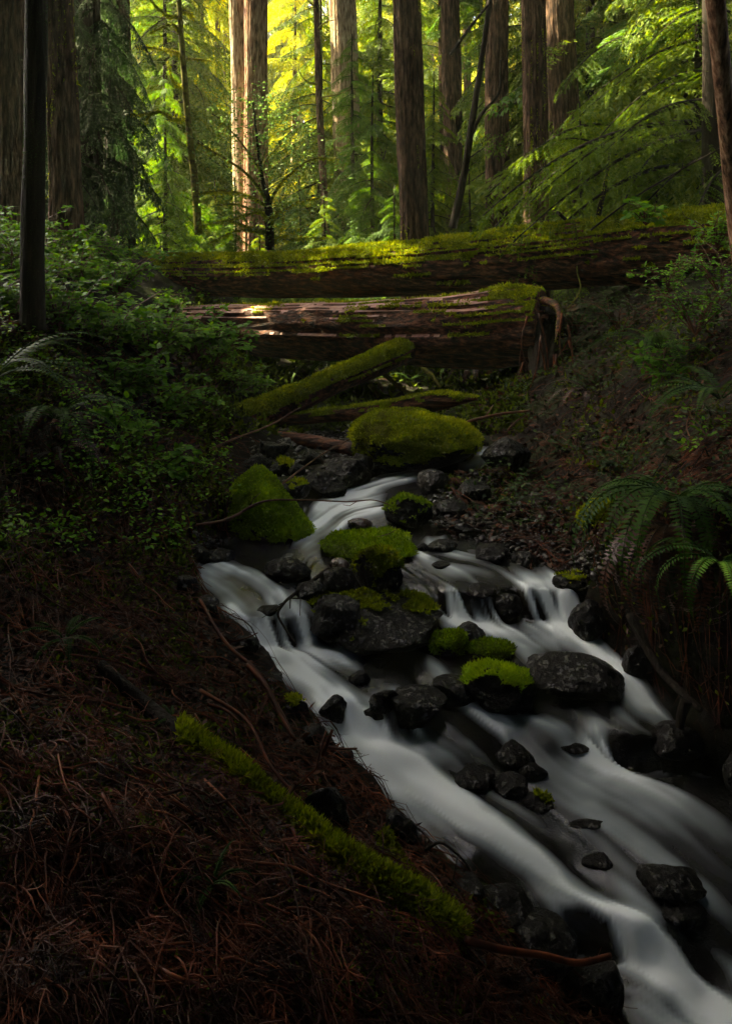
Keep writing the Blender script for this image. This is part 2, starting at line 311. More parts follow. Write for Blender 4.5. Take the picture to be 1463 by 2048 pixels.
M['root'] = solid('root', [(.3,(.010,.003,.0015)),(.5,(.05,.013,.005)),(.72,(.19,.05,.016))], 9, (1,1,1), .5, .001, spec=.12)
M['mossy_twig'] = solid('mossy_twig', [(.35,(.04,.03,.012)),(.5,(.10,.10,.012)),(.7,(.17,.17,.02))], 14, (1,1,1), .85, .004, spec=.12)
M['rock'] = solid('wet_rock', [(.35,(.002,.002,.002)),(.6,(.006,.005,.0045)),(.8,(.022,.018,.014))], 11, (1,1,1), .3, .022, 10, .2, .08, 34)
M['red_rock'] = solid('red_rock', [(.3,(.01,.005,.004)),(.55,(.035,.012,.010)),(.75,(.07,.03,.025))], 7, (1,1,1), .4, .008, 8, .5, .2)
M['gravel'] = solid('gravel', [(.3,(.004,.004,.003)),(.5,(.014,.011,.009)),(.8,(.05,.038,.03))], 5, (1,1,1), .45, .003, 6, .5, .25)
# wet rock: most of it matt black, films of water shining in patches
nt = M['rock'].node_tree; pb = [n for n in nt.nodes if n.type == 'BSDF_PRINCIPLED'][0]; nz = noisetex(nt, 34, 6, (1, 1, 1), .75)
a_ = N(nt, 'MapRange'); a_.inputs[1].default_value = .52; a_.inputs[2].default_value = .60; a_.inputs[3].default_value = .10; a_.inputs[4].default_value = .6; nt.links.new(nz, a_.inputs[0]); nt.links.new(a_.outputs[0], pb.inputs['Specular IOR Level'])
a_ = N(nt, 'MapRange'); a_.inputs[1].default_value = .52; a_.inputs[2].default_value = .60; a_.inputs[3].default_value = .42; a_.inputs[4].default_value = .10; nt.links.new(nz, a_.inputs[0]); nt.links.new(a_.outputs[0], pb.inputs['Roughness'])
# ground: dark wet soil with litter and mossy patches
m, nt, o = newmat('forest_soil'); n1 = noisetex(nt, 2.2, 8); n2 = noisetex(nt, 28, 6, rough=.75); n3 = noisetex(nt, 1.1, 4)
c1 = ramp(nt, n2, [(.3,(.002,.0012,.0008)),(.5,(.005,.0025,.0015)),(.7,(.018,.007,.004))]); c2 = ramp(nt, n2, [(.3,(.004,.008,.002)),(.7,(.03,.045,.006))])
mk = ramp(nt, n1, [(.48,(0,0,0)),(.62,(1,1,1))]); mx = N(nt, 'MixRGB'); nt.links.new(mk, mx.inputs[0]); nt.links.new(c1, mx.inputs[1]); nt.links.new(c2, mx.inputs[2])
b = N(nt, 'BsdfPrincipled'); b.inputs['Roughness'].default_value = .75; b.inputs['Specular IOR Level'].default_value = .12; nt.links.new(mx.outputs[0], b.inputs['Base Color']); nt.links.new(bump(nt, n2, .03), b.inputs['Normal']); nt.links.new(b.outputs[0], o.inputs[0]); M['soil'] = m
# water: 'v' holds how much air is beaten into it
m, nt, o = newmat('stream_water'); at = N(nt, 'Attribute', attribute_name='v')
wcol = ramp(nt, at.outputs['Fac'], [(0,(.012,.010,.009)),(.25,(.045,.048,.052)),(.6,(.27,.315,.34)),(1,(.80,.87,.90))])
rr = N(nt, 'MapRange'); rr.inputs[3].default_value = .16; rr.inputs[4].default_value = .75; nt.links.new(at.outputs['Fac'], rr.inputs[0])
b = N(nt, 'BsdfPrincipled'); nt.links.new(wcol, b.inputs['Base Color']); nt.links.new(rr.outputs[0], b.inputs['Roughness']); b.inputs['IOR'].default_value = 1.33
tr = N(nt, 'BsdfTransparent'); tr.inputs[0].default_value = (.75, .62, .5, 1); al = N(nt, 'MapRange'); al.inputs[1].default_value = 0; al.inputs[2].default_value = .35; al.inputs[3].default_value = .6; al.inputs[4].default_value = 1
nt.links.new(at.outputs['Fac'], al.inputs[0]); mx = N(nt, 'MixShader'); nt.links.new(al.outputs[0], mx.inputs[0]); nt.links.new(tr.outputs[0], mx.inputs[1]); nt.links.new(b.outputs[0], mx.inputs[2]); nt.links.new(mx.outputs[0], o.inputs[0]); M['water'] = m

# ------------------------------------------------------------------ ground sheet
def axis(a, b, step, lo, hi, g=1.13):
    c = list(np.arange(a, b, step)); s = step; x = b
    while x < hi: c.append(x); s *= g; x += s
    s = step; x = a - step; l = []
    while x > lo: l.append(x); s *= g; x -= s
    return np.array(sorted(l) + c)
xs = axis(-2.6, 2.8, .025, -90, 90); ys = axis(1.1, 8.5, .025, -40, 130)
X, Yg = np.meshgrid(xs, ys); Z = terrain(X, Yg)
V = np.c_[X.ravel(), Yg.ravel(), Z]; i = np.arange(len(ys) - 1)[:, None] * len(xs); j = np.arange(len(xs) - 1)[None]
Fc = np.stack([i + j, i + j + 1, i + len(xs) + j + 1, i + len(xs) + j], 2).reshape(-1, 4)
g = part('ground', Geo().add(V, Fc), M['soil']); g['kind'] = 'structure'

# ------------------------------------------------------------------ stream
FOAM = [ # (half width px, strength, points in the photo's pixels along the flow)
 (10,.5,(835,957),(770,968),(705,985)),(14,.6,(760,985),(700,998),(640,1015)),(20,.8,(740,1005),(670,1022),(645,1045),(610,1075)),(13,.55,(765,1015),(700,1035),(670,1062)),(12,.35,(975,912),(955,928),(930,940)),
 (18,.22,(610,1085),(540,1100),(450,1105)),(14,.45,(420,1135),(470,1142),(530,1160)),(28,.30,(430,1165),(520,1185),(580,1215)),(9,.45,(645,1112),(615,1118),(600,1135)),
 (22,.75,(465,1228),(480,1262),(505,1305)),(16,.4,(530,1215),(535,1250),(540,1300)),(20,.6,(590,1215),(600,1255),(610,1305)),(24,.95,(470,1310),(560,1318),(690,1322)),(22,.4,(520,1335),(590,1355),(640,1385)),(14,.3,(560,1190),(540,1230)),
 (16,.6,(640,1415),(625,1450),(610,1490)),(14,.5,(680,1420),(665,1450),(660,1490)),(18,.7,(690,1400),(715,1445),(745,1495)),(16,.45,(745,1405),(770,1450),(800,1500)),(13,.7,(800,1395),(815,1440),(818,1495)),
 (24,.95,(640,1490),(740,1505),(840,1530)),(28,.9,(740,1520),(820,1580),(900,1625)),(30,.6,(890,1620),(960,1660),(1040,1705)),(26,.32,(1030,1700),(1080,1745),(1130,1800)),(14,.3,(800,1540),(900,1570),(1000,1600)),(10,.25,(760,1570),(830,1640),(900,1700)),(12,.5,(850,1508),(910,1500),(960,1508)),(22,.25,(860,1560),(960,1610),(1060,1640)),
 (10,.55,(900,1085),(850,1095),(840,1112)),(10,.55,(845,1112),(890,1110),(960,1112)),(20,.22,(860,1145),(960,1150),(1080,1165)),(18,.8,(905,1185),(915,1215),(925,1250)),(14,.55,(960,1180),(968,1210),(972,1250)),(22,.8,(1050,1180),(1060,1210),(1070,1255)),(26,.85,(1105,1175),(1112,1210),(1110,1255)),(14,.6,(1140,1190),(1142,1220),(1150,1262)),
 (20,1.,(905,1248),(1000,1256),(1130,1262)),(26,.7,(1060,1272),(1150,1292),(1220,1330)),(30,.55,(1220,1320),(1270,1375),(1340,1440)),(26,.45,(1270,1400),(1240,1450),(1200,1475)),(18,.35,(1000,1262),(1040,1290),(1060,1310)),
 (11,.75,(900,1415),(960,1440),(1110,1448)),(14,.4,(870,1340),(920,1400),(960,1440)),(22,.85,(1190,1535),(1300,1525),(1430,1530)),(18,.45,(1290,1475),(1300,1500),(1310,1530)),(20,.4,(1400,1478),(1410,1505),(1420,1530)),(42,.36,(1240,1560),(1340,1595),(1460,1640)),(24,.2,(1180,1560),(1150,1600),(1250,1650)),
 (16,.35,(1000,1545),(940,1560),(920,1590)),(20,.5,(1100,1825),(1140,1860),(1180,1890)),(50,.8,(1225,1870),(1290,1940),(1400,2030)),(44,.6,(1250,1860),(1350,1930),(1500,2020)),(70,.7,(1350,2000),(1450,2060),(1600,2200)),(30,.3,(1180,1650),(1280,1720),(1380,1780)),(80,.20,(1180,1570),(1310,1650),(1420,1760)),(70,.18,(960,1600),(1100,1720),(1230,1830)),(60,.22,(1230,1340),(1290,1400),(1350,1450)),(45,.16,(430,1150),(520,1190),(580,1230)),(60,.16,(860,1480),(980,1500),(1120,1520)),(40,.2,(620,1340),(680,1380),(760,1410)),(40,.2,(880,1120),(980,1140),(1100,1170))]
st = .011; wx = np.arange(-1.35, 2.6, st); wy = np.arange(.7, 6.7, st); X, Yg = np.meshgrid(wx, wy); x = X.ravel(); y = Yg.ravel(); z = W_(x, y)
px = CX + x / y * F; py = HZ + (ZC - z) / y * F
foam = np.zeros(len(x)); fx = np.zeros(len(x)); fy = np.zeros(len(x))
def pxw(p): # photo pixel on the water -> world (two fixed-point steps from the control surface)
    Y = 2.2
    q = hit(*p); return q[:2]
for wd, a, *pp in FOAM:
    pp = spline(np.array([(*p, 0.) for p in pp]), 14)[:, :2]; wp = []
    for p in pp:
        Yk = np.linspace(1.0, 6.6, 500); zz = W_((p[0] - CX) / F * Yk, Yk); k = np.argmin(np.abs(ZC - (p[1] - HZ) / F * Yk - zz)); wp.append(((p[0] - CX) / F * Yk[k], Yk[k]))
    best = np.full(len(x), 1e9); dx = np.zeros(len(x)); dy = np.zeros(len(x))
    for k in range(len(pp) - 1):
        p0, p1 = pp[k], pp[k + 1]; ab = p1 - p0; t = np.clip(((px - p0[0]) * ab[0] + (py - p0[1]) * ab[1]) / (ab @ ab), 0, 1)
        d = np.hypot(px - p0[0] - t * ab[0], (py - p0[1] - t * ab[1])); mk = d < best; best[mk] = d[mk]
        wd_ = np.array(wp[k + 1]) - np.array(wp[k]); wd_ = wd_ / (np.hypot(*wd_) + 1e-6); dx[mk] = wd_[0]; dy[mk] = wd_[1]
    e = np.exp(-(best / (wd * (1.0 + .35 * sstep(1400, 1800, py)))) ** 2); foam = 1 - (1 - foam) * (1 - a * e); e2 = np.exp(-(best / (wd * 3)) ** 2); fx += e2 * dx * a; fy += e2 * dy * a
gy, gx = np.gradient(z.reshape(X.shape), st); sl = np.hypot(gx, gy).ravel()
fx += -gx.ravel() * 1.2 + .05; fy += -gy.ravel() * 1.2 - .10; l = np.hypot(fx, fy) + 1e-6; fx /= l; fy /= l
ny, nx = X.shape
def samp(A, cx, cy_):
    i0 = np.clip(cx, 0, nx - 1.001); j0 = np.clip(cy_, 0, ny - 1.001); ii = i0.astype(int); jj = j0.astype(int); u = i0 - ii; v = j0 - jj
    return A[jj, ii]*(1-u)*(1-v) + A[jj, ii+1]*u*(1-v) + A[jj+1, ii]*(1-u)*v + A[jj+1, ii+1]*u*v
Nf = noise(np.c_[x, y] * 26, 3).reshape(ny, nx) + .7 * noise(np.c_[x, y] * 48, 8).reshape(ny, nx); Nc = fbm(np.c_[x, y] * 7, 2, 12).reshape(ny, nx)
FX = fx.reshape(ny, nx); FY = fy.reshape(ny, nx); ci, cj = np.meshgrid(np.arange(nx, dtype=float), np.arange(ny, dtype=float))
accF = Nf.copy(); accC = Nc.copy(); Q = foam.reshape(ny, nx); accQ = Q.copy()
for sg in (1, -1):
    pi, pj = ci.copy(), cj.copy()
    for k in range(22):
        a, b_ = samp(FX, pi, pj), samp(FY, pi, pj); pi += sg * a * 1.1; pj += sg * b_ * 1.1; accF += samp(Nf, pi, pj); accC += samp(Nc, pi, pj)
        if k < 5: accQ += samp(Q, pi, pj)
accF /= accF.std(); accC /= accC.std(); Q = accQ / 11
streak = (accF * .19 + accC * .15).ravel(); steep = sstep(.3, .9, sl)
foam = Q.ravel() ** 1.15 * (1 + streak * (1.3 + 3.5 * steep)) + .10 * np.clip(accC.ravel() * .5 + .4, 0, 2) * sstep(0, .4, Q.ravel() + .12) + .03 * np.clip(accC.ravel(), 0, 3)
foam = foam + steep * np.clip(.04 + .22 * accF.ravel() + .12 * accC.ravel(), 0, 1) * sstep(.05, .4, Q.ravel() + .1)
foam = np.clip(1.22 * np.clip(foam, 0, 2) ** 1.3 + .07 + .05 * np.clip(accC.ravel() + .3 * accF.ravel(), -1.2, 2), 0, 1)
zv = z + .006 * accC.ravel() * (.6 + Q.ravel()) + .004 * accF.ravel() * (.4 + 2 * steep) + .018 * Q.ravel()
s = chan(x, y); keep = s < .12; V = np.c_[x, y, zv]
i = np.arange(ny - 1)[:, None] * nx; j = np.arange(nx - 1)[None]; Fc = np.stack([i + j, i + j + 1, i + nx + j + 1, i + nx + j], 2).reshape(-1, 4)
V, Fc, u = submesh(V, Fc, keep[Fc].all(1))
o = part('stream', Geo().add(V, Fc, foam[u]), M['water']); o['kind'] = 'structure'

# ------------------------------------------------------------------ rocks
def ico(n):
    import bmesh
    bm = bmesh.new(); bmesh.ops.create_icosphere(bm, subdivisions=n, radius=1); V = np.array([v.co[:] for v in bm.verts]); Fc = np.array([[v.index for v in f.verts] for f in bm.faces]); bm.free(); return V, Fc
ICO = {k: ico(k) for k in (2, 3, 4, 5, 6)}
def rockshape(sub, seed, facet=.35, rough=1.):
    V, Fc = ICO[sub]; V = V.copy(); r = np.random.default_rng(seed)
    for k in range(20):
        n = nrm(r.normal(size=3)); d = r.uniform(.55, .92); ov = np.clip(V @ n - d, 0, None); V = V - ov[:, None] * n * (1 - .12) * min(1, facet * 2.6)
    V = V * (1 + .16 * rough * fbm(V * 1.3 + seed, 3, seed)[:, None]); n0, _ = vnormals(V, Fc)
    V = V + n0 * (.045 * rough * fbm(V * 4 + seed, 4, seed + 3) - .045 * rough * np.abs(noise(V * 3.5 + seed, seed)) - .02 * rough * np.abs(noise(V * 9 + seed, seed)))[:, None]
    m0, m1 = V.min(0), V.max(0); return (V - (m0 + m1) / 2) / (m1 - m0) * 2, Fc
ROCKC = {}
def rock(label, x0, y0, x1, y1, mat='rock', moss=0, seed=0, shape=None, depth=.85, name='rock', group=None, mossmat='moss', base=None, facet=.35, mthr=.15, tilt=0):
    sub = 5 if (x1 - x0) > 90 else 4 if x1 - x0 > 45 else 3
    cx, cyy = (x0 + x1) / 2, (y0 + y1) / 2; h0 = hit(cx, base if base else y1 - .2 * (y1 - y0)); 
    wpx = x1 - x0; Yc = h0[1]; 
    for _ in range(2): a = wpx / 2 / F * Yc; b = a * depth; tt = (cyy - HZ) / F; hh = (y1 - y0) / 2 / F * Yc; b = min(b, hh * .85 / max(tt, .05)); Yc = h0[1] + b * .35
    c = math.sqrt(max((hh) ** 2 - (b * tt) ** 2, (.45 * hh) ** 2)); c = c * 1.0
    ctr = P(cx, cyy, Yc)
    U, Fc = rockshape(sub, seed + 1, facet); 
    if shape is not None: U = shape(U.copy())
    V = U * np.array((a, b, c)) + ctr
    loc = (ctr[0], ctr[1], ctr[2] - c * .8)
    if moss <= 0:
        o = part(name, Geo().add(V, Fc), M[mat], origin=loc); tag(o, label, 'rock' if name == 'rock' else 'boulder', group); return o, V, Fc
    t = thing(name, label, 'rock' if name == 'rock' else 'boulder', loc, group); part('stone', Geo().add(V, Fc), M[mat], t)
    vn, fn = vnormals(V, Fc); cen = V[Fc].mean(1); sc = 1 / max(a, c)
    val = fn[:, 2] + .75 * fbm(cen * sc * 1.6 + seed, 3, seed) + .35 * fbm(cen * 22, 2, 2) - (ctr[2] - cen[:, 2]) / c * .25
    mk = val > (mthr if moss < 1 else -.30) + (1 - moss) * 1.3
    if mk.sum() > 20:
        Vm, Fm, u = submesh(V + vn * (.005 + .022 * np.clip(fbm(V * 11, 3, 2) + .25, 0, 1) * min(1, a * 3))[:, None], Fc, mk); gm = Geo().add(Vm, Fm, np.clip(.35 + .75 * fbm(Vm * 7, 4, 6), 0, 1))
        near = Yc; moss_fuzz(gm, Vm, Fm, 30000 if near < 4.2 else 17000, L=.010 + .0012 * near, Wd=.0022 + .0004 * near, maxn=45000); part('moss', gm, M[mossmat], t)
    return t, V, Fc
def wedge(U):   # tall shoulder on the left, long slope down to the right
    t = (U[:, 0] + 1) / 2; top = np.interp(t, [0, .2, .36, .6, .85, 1], [.62, .88, 1.0, .55, .05, -.3]); s = (top + 1) / 2; U[:, 2] = (U[:, 2] + 1) * s - 1; U[:, 1] = U[:, 1] * .75 + .55 * U[:, 2] * (U[:, 2] > -.6); return U
def twolobe(U):
    t = U[:, 0]; U[:, 2] += -.12 * np.exp(-((t - .38) / .16) ** 2) * (U[:, 2] > 0); U[:, 2] -= np.where(t > .4, (t - .4) * .25, 0); return U
def slab(U): U[:, 2] = np.where(U[:, 2] > .35, .35 + (U[:, 2] - .35) * .45, U[:, 2]); U[:, 2] /= np.abs(U[:, 2]).max(); return U
def blunt(U):   # long back falling to a nose at the right
    t = U[:, 0]; U[:, 2] -= np.clip(t - .2, 0, 1) * .5 * (U[:, 2] > -.2); U[:, 0] = t; return U
rock('large mossy boulder under the two fallen logs, topmost in the creek', 700, 820, 960, 945, moss=1, seed=11, shape=twolobe, name='boulder', depth=.8, base=930, facet=.08)
rock('sloping wedge of green moss covered rock at the left of the upper pool', 446, 940, 627, 1088, moss=1, seed=12, shape=wedge, name='boulder', mossmat='green_moss', base=1060, facet=.1)
rock('flat mossy rock lying across the middle of the creek', 640, 1062, 826, 1124, moss=.9, seed=13, shape=slab, mossmat='green_moss', base=1112)
rock('tall blocky mossy rock standing upright in the mid stream cluster', 703, 1090, 806, 1200, moss=.85, seed=14, base=1185)
rock('smooth black round rock left of the tall mossy rock', 528, 1112, 622, 1166, seed=15, facet=.15)
rock('small reddish brown rock in the white upper run', 694, 1035, 745, 1063, 'red_rock', seed=16, facet=.2)
rock('largest dark angular rock of the mid stream cluster with a moss patch', 612, 1180, 888, 1296, moss=.3, seed=17, name='boulder', base=1280, facet=.5)
rock('dark wet block at the left end of the mid stream cluster', 612, 1190, 720, 1290, seed=18, base=1280, facet=.5)
rock('dark stone wedged behind the snapped branch', 590, 1160, 652, 1204, seed=19)
rock('shiny dark stone touching the foot of the tall mossy rock', 635, 1135, 712, 1190, seed=20)
rock('reddish stone peeping out above the mid stream cluster', 655, 1115, 700, 1145, 'red_rock', seed=21)
rock('rock with a green mossy cap on the right bank of the upper run', 768, 988, 865, 1068, moss=.6, seed=22, mossmat='green_moss')
rock('round cushion of bright green moss right of the dark cluster', 860, 1262, 932, 1315, moss=1, seed=23, mossmat='green_moss', facet=.15)
rock('low moss topped stone beside the bright green cushion', 936, 1277, 1032, 1322, moss=.9, seed=24, mossmat='green_moss', facet=.2)
rock('rock with a green moss saddle on its right shoulder and wet left face', 920, 1318, 1076, 1436, moss=.42, seed=25, mossmat='green_moss', name='boulder', base=1415)
rock('big smooth dark boulder dividing the right hand channel', 1056, 1290, 1244, 1400, seed=26, shape=blunt, name='boulder', base=1380, facet=.3)
rock('wet dark rock with water sheeting over it beside the middle cascade', 780, 1360, 893, 1470, seed=27, shape=slab, base=1450)
rock('half sunken slab between the middle cascade and the moss saddle rock', 862, 1340, 955, 1425, seed=28, shape=slab)
rock('upright wet rock in the lower right pool', 990, 1480, 1066, 1548, seed=29)
rock('lower neighbour of the upright wet rock in the lower pool', 1035, 1520, 1094, 1566, seed=30)
rock('dark stone with trickles at the foot of the upright wet rock', 985, 1548, 1055, 1600, seed=31)
rock('low rock with a thin veil of water left of the upright wet rock', 900, 1520, 990, 1585, seed=32, shape=slab)
rock('dark boulder in the fast water near the right edge', 1298, 1440, 1406, 1520, seed=33, base=1505)
rock('low dark stone between the two lower cascades', 1112, 1476, 1195, 1512, seed=34, shape=slab)
rock('dark rock at the right end of the right waterfall', 1138, 1198, 1222, 1292, seed=35, base=1275)
rock('black rock on the shore under the large hanging fern', 1238, 1282, 1320, 1362, seed=36)
rock('stone with thin moss at the right bank above the waterfall', 1102, 1145, 1178, 1192, moss=.3, seed=37)
rock('rounded grey stone washed by foam behind the mossy cluster', 853, 1078, 914, 1110, seed=38, facet=.15)
rock('small stone left of the rounded grey stone', 828, 1086, 858, 1108, seed=39)
rock('flat speckled stone just breaking the dark pool', 862, 1122, 900, 1142, seed=40, shape=slab)
rock('rounded boulder in the lip of the right waterfall', 985, 1185, 1045, 1240, seed=41, facet=.15)
rock('smooth stone under the left lip of the right waterfall', 930, 1165, 1000, 1200, seed=42, facet=.15)
rock('wet stone behind the bright green cushion', 895, 1243, 968, 1288, seed=43)
rock('wet flat stone below the big smooth boulder', 1098, 1394, 1196, 1418, seed=44, shape=slab)
rock('pointed small stone in the dark middle pool', 742, 1316, 772, 1336, seed=45)
rock('small black stone in the middle pool above the cascade', 694, 1338, 742, 1374, seed=46)
rock('mossy dark rock tucked against the left bank', 552, 1392, 618, 1446, moss=.3, seed=47)
rock('stone split by the first tongue of the middle cascade', 636, 1385, 694, 1450, seed=48)
rock('dark hump between the first falls and the middle cascade', 735, 1372, 800, 1440, seed=148)
rock('black stone at the foot of the left waterfall', 470, 1268, 520, 1318, seed=149)
rock('drowned dark stone in the left pool', 505, 1205, 560, 1240, seed=152, shape=slab)
rock('dark stone against the bank beside the long root', 596, 1448, 650, 1500, seed=153)
rock('low rock behind the second tongue of the middle cascade', 700, 1395, 775, 1440, seed=49, shape=slab)
rock('small round stone in white foam below the middle cascade', 664, 1495, 708, 1530, seed=50, facet=.1)
rock('dark rock leaning on the bank above the mossy pole tip', 768, 1620, 836, 1702, seed=51)
rock('flat glistening rock at the lower left shore', 868, 1738, 966, 1806, seed=52, shape=slab)
rock('jumble rock with white glints on the lower left shore', 936, 1772, 1072, 1862, seed=53, facet=.5)
rock('large black rock on the shore above the orange stick', 1000, 1818, 1160, 1972, seed=54, name='boulder', base=1940)
rock('black rock in the bottom shore below the orange stick', 1145, 1908, 1246, 2080, seed=55, name='boulder', base=2020)
rock('dark round rock midway down the lower right run', 1276, 1720, 1404, 1812, seed=56)
rock('dark rock in front of the dark round rock', 1316, 1790, 1412, 1860, seed=57)
rock('small dark rock in the lower current', 1160, 1698, 1222, 1742, seed=58)
rock('low stone breaking the lower current', 1128, 1630, 1204, 1660, seed=59, shape=slab)
rock('greenish wet stone in the lower current', 1040, 1584, 1104, 1622, seed=60, moss=.2)
rock('dark edge rock cut by the right side of the picture', 1448, 1500, 1530, 1610, seed=61)
ub = [(540,916,604,962),(596,898,648,938),(640,912,742,975),(556,960,622,1002),(600,940,692,992),(640,978,690,1004),(520,880,580,925),(700,905,750,958),(480,905,545,950),(575,925,612,960)]
ul = ['mossy flecked stone left of the creek head','low grey stone behind the creek head pile','broad wet slab beside the first cascade','dark stone right above the mossy wedge','largest black stone of the pile at the creek head','small stone at the edge of the first cascade','stone under the foot of the diagonal log','pale edged stone leaning on the big mossy boulder','brown stone between bank and creek head','small stone in the middle of the creek head pile']
for k, (q, l) in enumerate(zip(ub, ul)): rock(l, *q, seed=70 + k, moss=.25 if k in (0, 3) else 0)
lb = [(408,1098,468,1132,'dark stone at the left shore of the upper pool'),(366,1090,424,1142,'rock at the mouth of the upper pool on the left shore'),(352,1150,402,1200,'dark stone half under the left bank'),(384,1190,440,1240,'black stone above the left waterfall'),(832,938,905,992,'dark rock right of the first cascade'),(868,996,935,1042,'rock on the gravel behind the green capped rock'),(880,1036,965,1066,'low wet rock on the edge of the gravel bar'),(950,1088,1020,1132,'angular rock in the corner of the gravel bar'),(905,960,985,1010,'dark stone in the gravel slope under the right bank'),(960,870,1060,950,'dark rock right of the large mossy boulder'),(508,1340,566,1372,'flat stone below the left waterfall'),(1020,1100,1075,1136,'small slab on the gravel bar')]
for k, q in enumerate(lb): rock(q[4], *q[:4], seed=90 + k)
0 and rock('dark overhanging stone in the bottom left bank', 60, 1540, 310, 1670, seed=120, name='boulder', shape=slab, base=1640, depth=.7)
rock('grey stone poking out of the roots near the bottom', 610, 1560, 700, 1690, seed=121)
rock('dim stone at the bottom centre among dead twigs', 440, 1900, 540, 1990, seed=122)
rock('round mossy mound under the right hand ferns', 1160, 1000, 1236, 1070, moss=1, seed=123, facet=.1)

# gravel and pebbles: nobody could count them
def scatter_px(n, polys, jit=0):
    out = []
    while len(out) < n:
        x0, y0, x1, y1 = polys[rng.integers(len(polys))]; out.append(hit(rng.uniform(x0, x1), rng.uniform(y0, y1)))
    return np.array(out)
g = Geo(); U2, F2 = ICO[2]
U2s = [rockshape(2, 500 + k, .5)[0] for k in range(8)]
for q in scatter_px(3200, [(880,985,1200,1140),(900,1020,1180,1130),(380,1080,470,1140),(500,880,760,985),(960,1080,1210,1190),(860,940,1000,1060),(560,860,700,900)]):
    if qc(q[:1], q[1:2])[0] < -.04: continue
    a = rng.uniform(.005, .016) * (1.8 if rng.random() < .12 else 1) * (q[1] / 4) ** .5; Vr = U2s[rng.integers(8)] * np.array((a, a * rng.uniform(.6, 1), a * rng.uniform(.35, .7))) * (1 + .25 * noise(U2 * 1.6 + rng.random() * 50)[:, None]); th = rng.random() * 6.28
    Vr = Vr @ np.array([[math.cos(th), math.sin(th), 0], [-math.sin(th), math.cos(th), .2], [0, 0, 1]]); g.add(Vr + q + (0, 0, a * .2), F2)
o = part('gravel', g, M['gravel']); o['kind'] = 'stuff'; o['label'] = 'dark wet gravel along the creek edges'; o['category'] = 'gravel'

# ------------------------------------------------------------------ fallen logs
def log(name, label, pts, sides, rings, seed, ridge=.035, wob=.10, mat='log_bark', rn=14):
    p = np.array([np.r_[P(a, b, c), d] for a, b, c, d in pts]); s = spline(p, rings); t = thing(name, label, 'log', tuple(p[len(p) // 2][:3] - [0, 0, p[len(p) // 2][3]]))
    V, Fc, T = tube(s[:, :3], s[:, 3], sides, True, wob, 1.2, seed, ridge, rn); g = Geo().add(V, Fc); g.f.append(T); part('bark', g, M[mat], t); return t, V, Fc, s
def logmoss(t, V, Fc, fun, thr=0, dens=14000, mat='moss', L=.022, Wd=.004, name='moss', lift=.012, droop=.3, maxn=90000):
    vn, fn = vnormals(V, Fc); 
    cen = V[Fc].mean(1); 
    if np.dot(fn[0], cen[0] - V[:200].mean(0)) < 0 and False: fn = -fn
    up = fn[:, 2]; mk = fun(cen, fn) > thr
    Vm, Fm, u = submesh(V + vn * (lift * (.4 + .9 * np.abs(fbm(V * 6, 3, 3))))[:, None], Fc, mk)
    g = Geo().add(Vm, Fm, np.clip(.3 + .35 * fbm(Vm * 12, 3, 6), 0, 1)); moss_fuzz(g, Vm, Fm, dens, L, Wd, droop, .9, maxn); return part(name, g, M[mat], t)
def fixn(V, Fc, s):
    c = V[Fc].mean(1); k = np.argmin(((c[::50, None] - s[None, :, :3]) ** 2).sum(2), 1); _, fn = vnormals(V, Fc); sg = (fn[::50] * (c[::50] - s[k, :3])).sum(1).mean()
    return Fc if sg > 0 else Fc[:, ::-1]
# upper log
t, V, Fc, s = log('fallen_log', 'upper fallen log thick with yellow green moss, spanning the whole creek', [(120,548,10.6,.22),(300,549,10.2,.235),(450,551,9.8,.252),(800,540,9.2,.30),(1100,516,8.7,.345),(1300,496,8.3,.345),(1500,478,8.0,.345),(1720,455,7.7,.35)], 84, 460, 31, ridge=.055, rn=18)
Fc = fixn(V, Fc, s)
part_m = logmoss(t, V, Fc, lambda c, n: n[:, 2] + .45 * fbm(c * np.array((2.2, 6, 6)), 3, 8) + .25 * fbm(c * 14, 2, 3) - .12 * (n[:, 1] > .3), .28, dens=13000, L=.030, Wd=.006)
def stub(t, pts, r0, r1, mat, name='snag', n=14, sides=7, seed=0, moss=0):
    sp = spline(np.array(pts), n); rr = np.linspace(r0, r1, n); g = addtube(Geo(), sp, rr, sides, wob=.25, seed=seed); o = part(name, g, M[mat], t)
    if moss:
        V, Fc, _ = tube(sp, rr + .004, sides); gm = Geo(); moss_fuzz(gm, V, Fc, moss, .03, .005, .5); part('moss', gm, M['moss'], o)
    return o
stub(t, [P(1195,430,8.5), P(1205,390,8.45), P(1212,350,8.45), P(1218,305,8.4)], .03, .014, 'dark_bark', seed=1, moss=3000)
stub(t, [P(1130,438,8.4), P(1115,425,8.35), P(1118,428,8.2), P(1118,425,8.1)], .02, .01, 'dark_bark', seed=2)
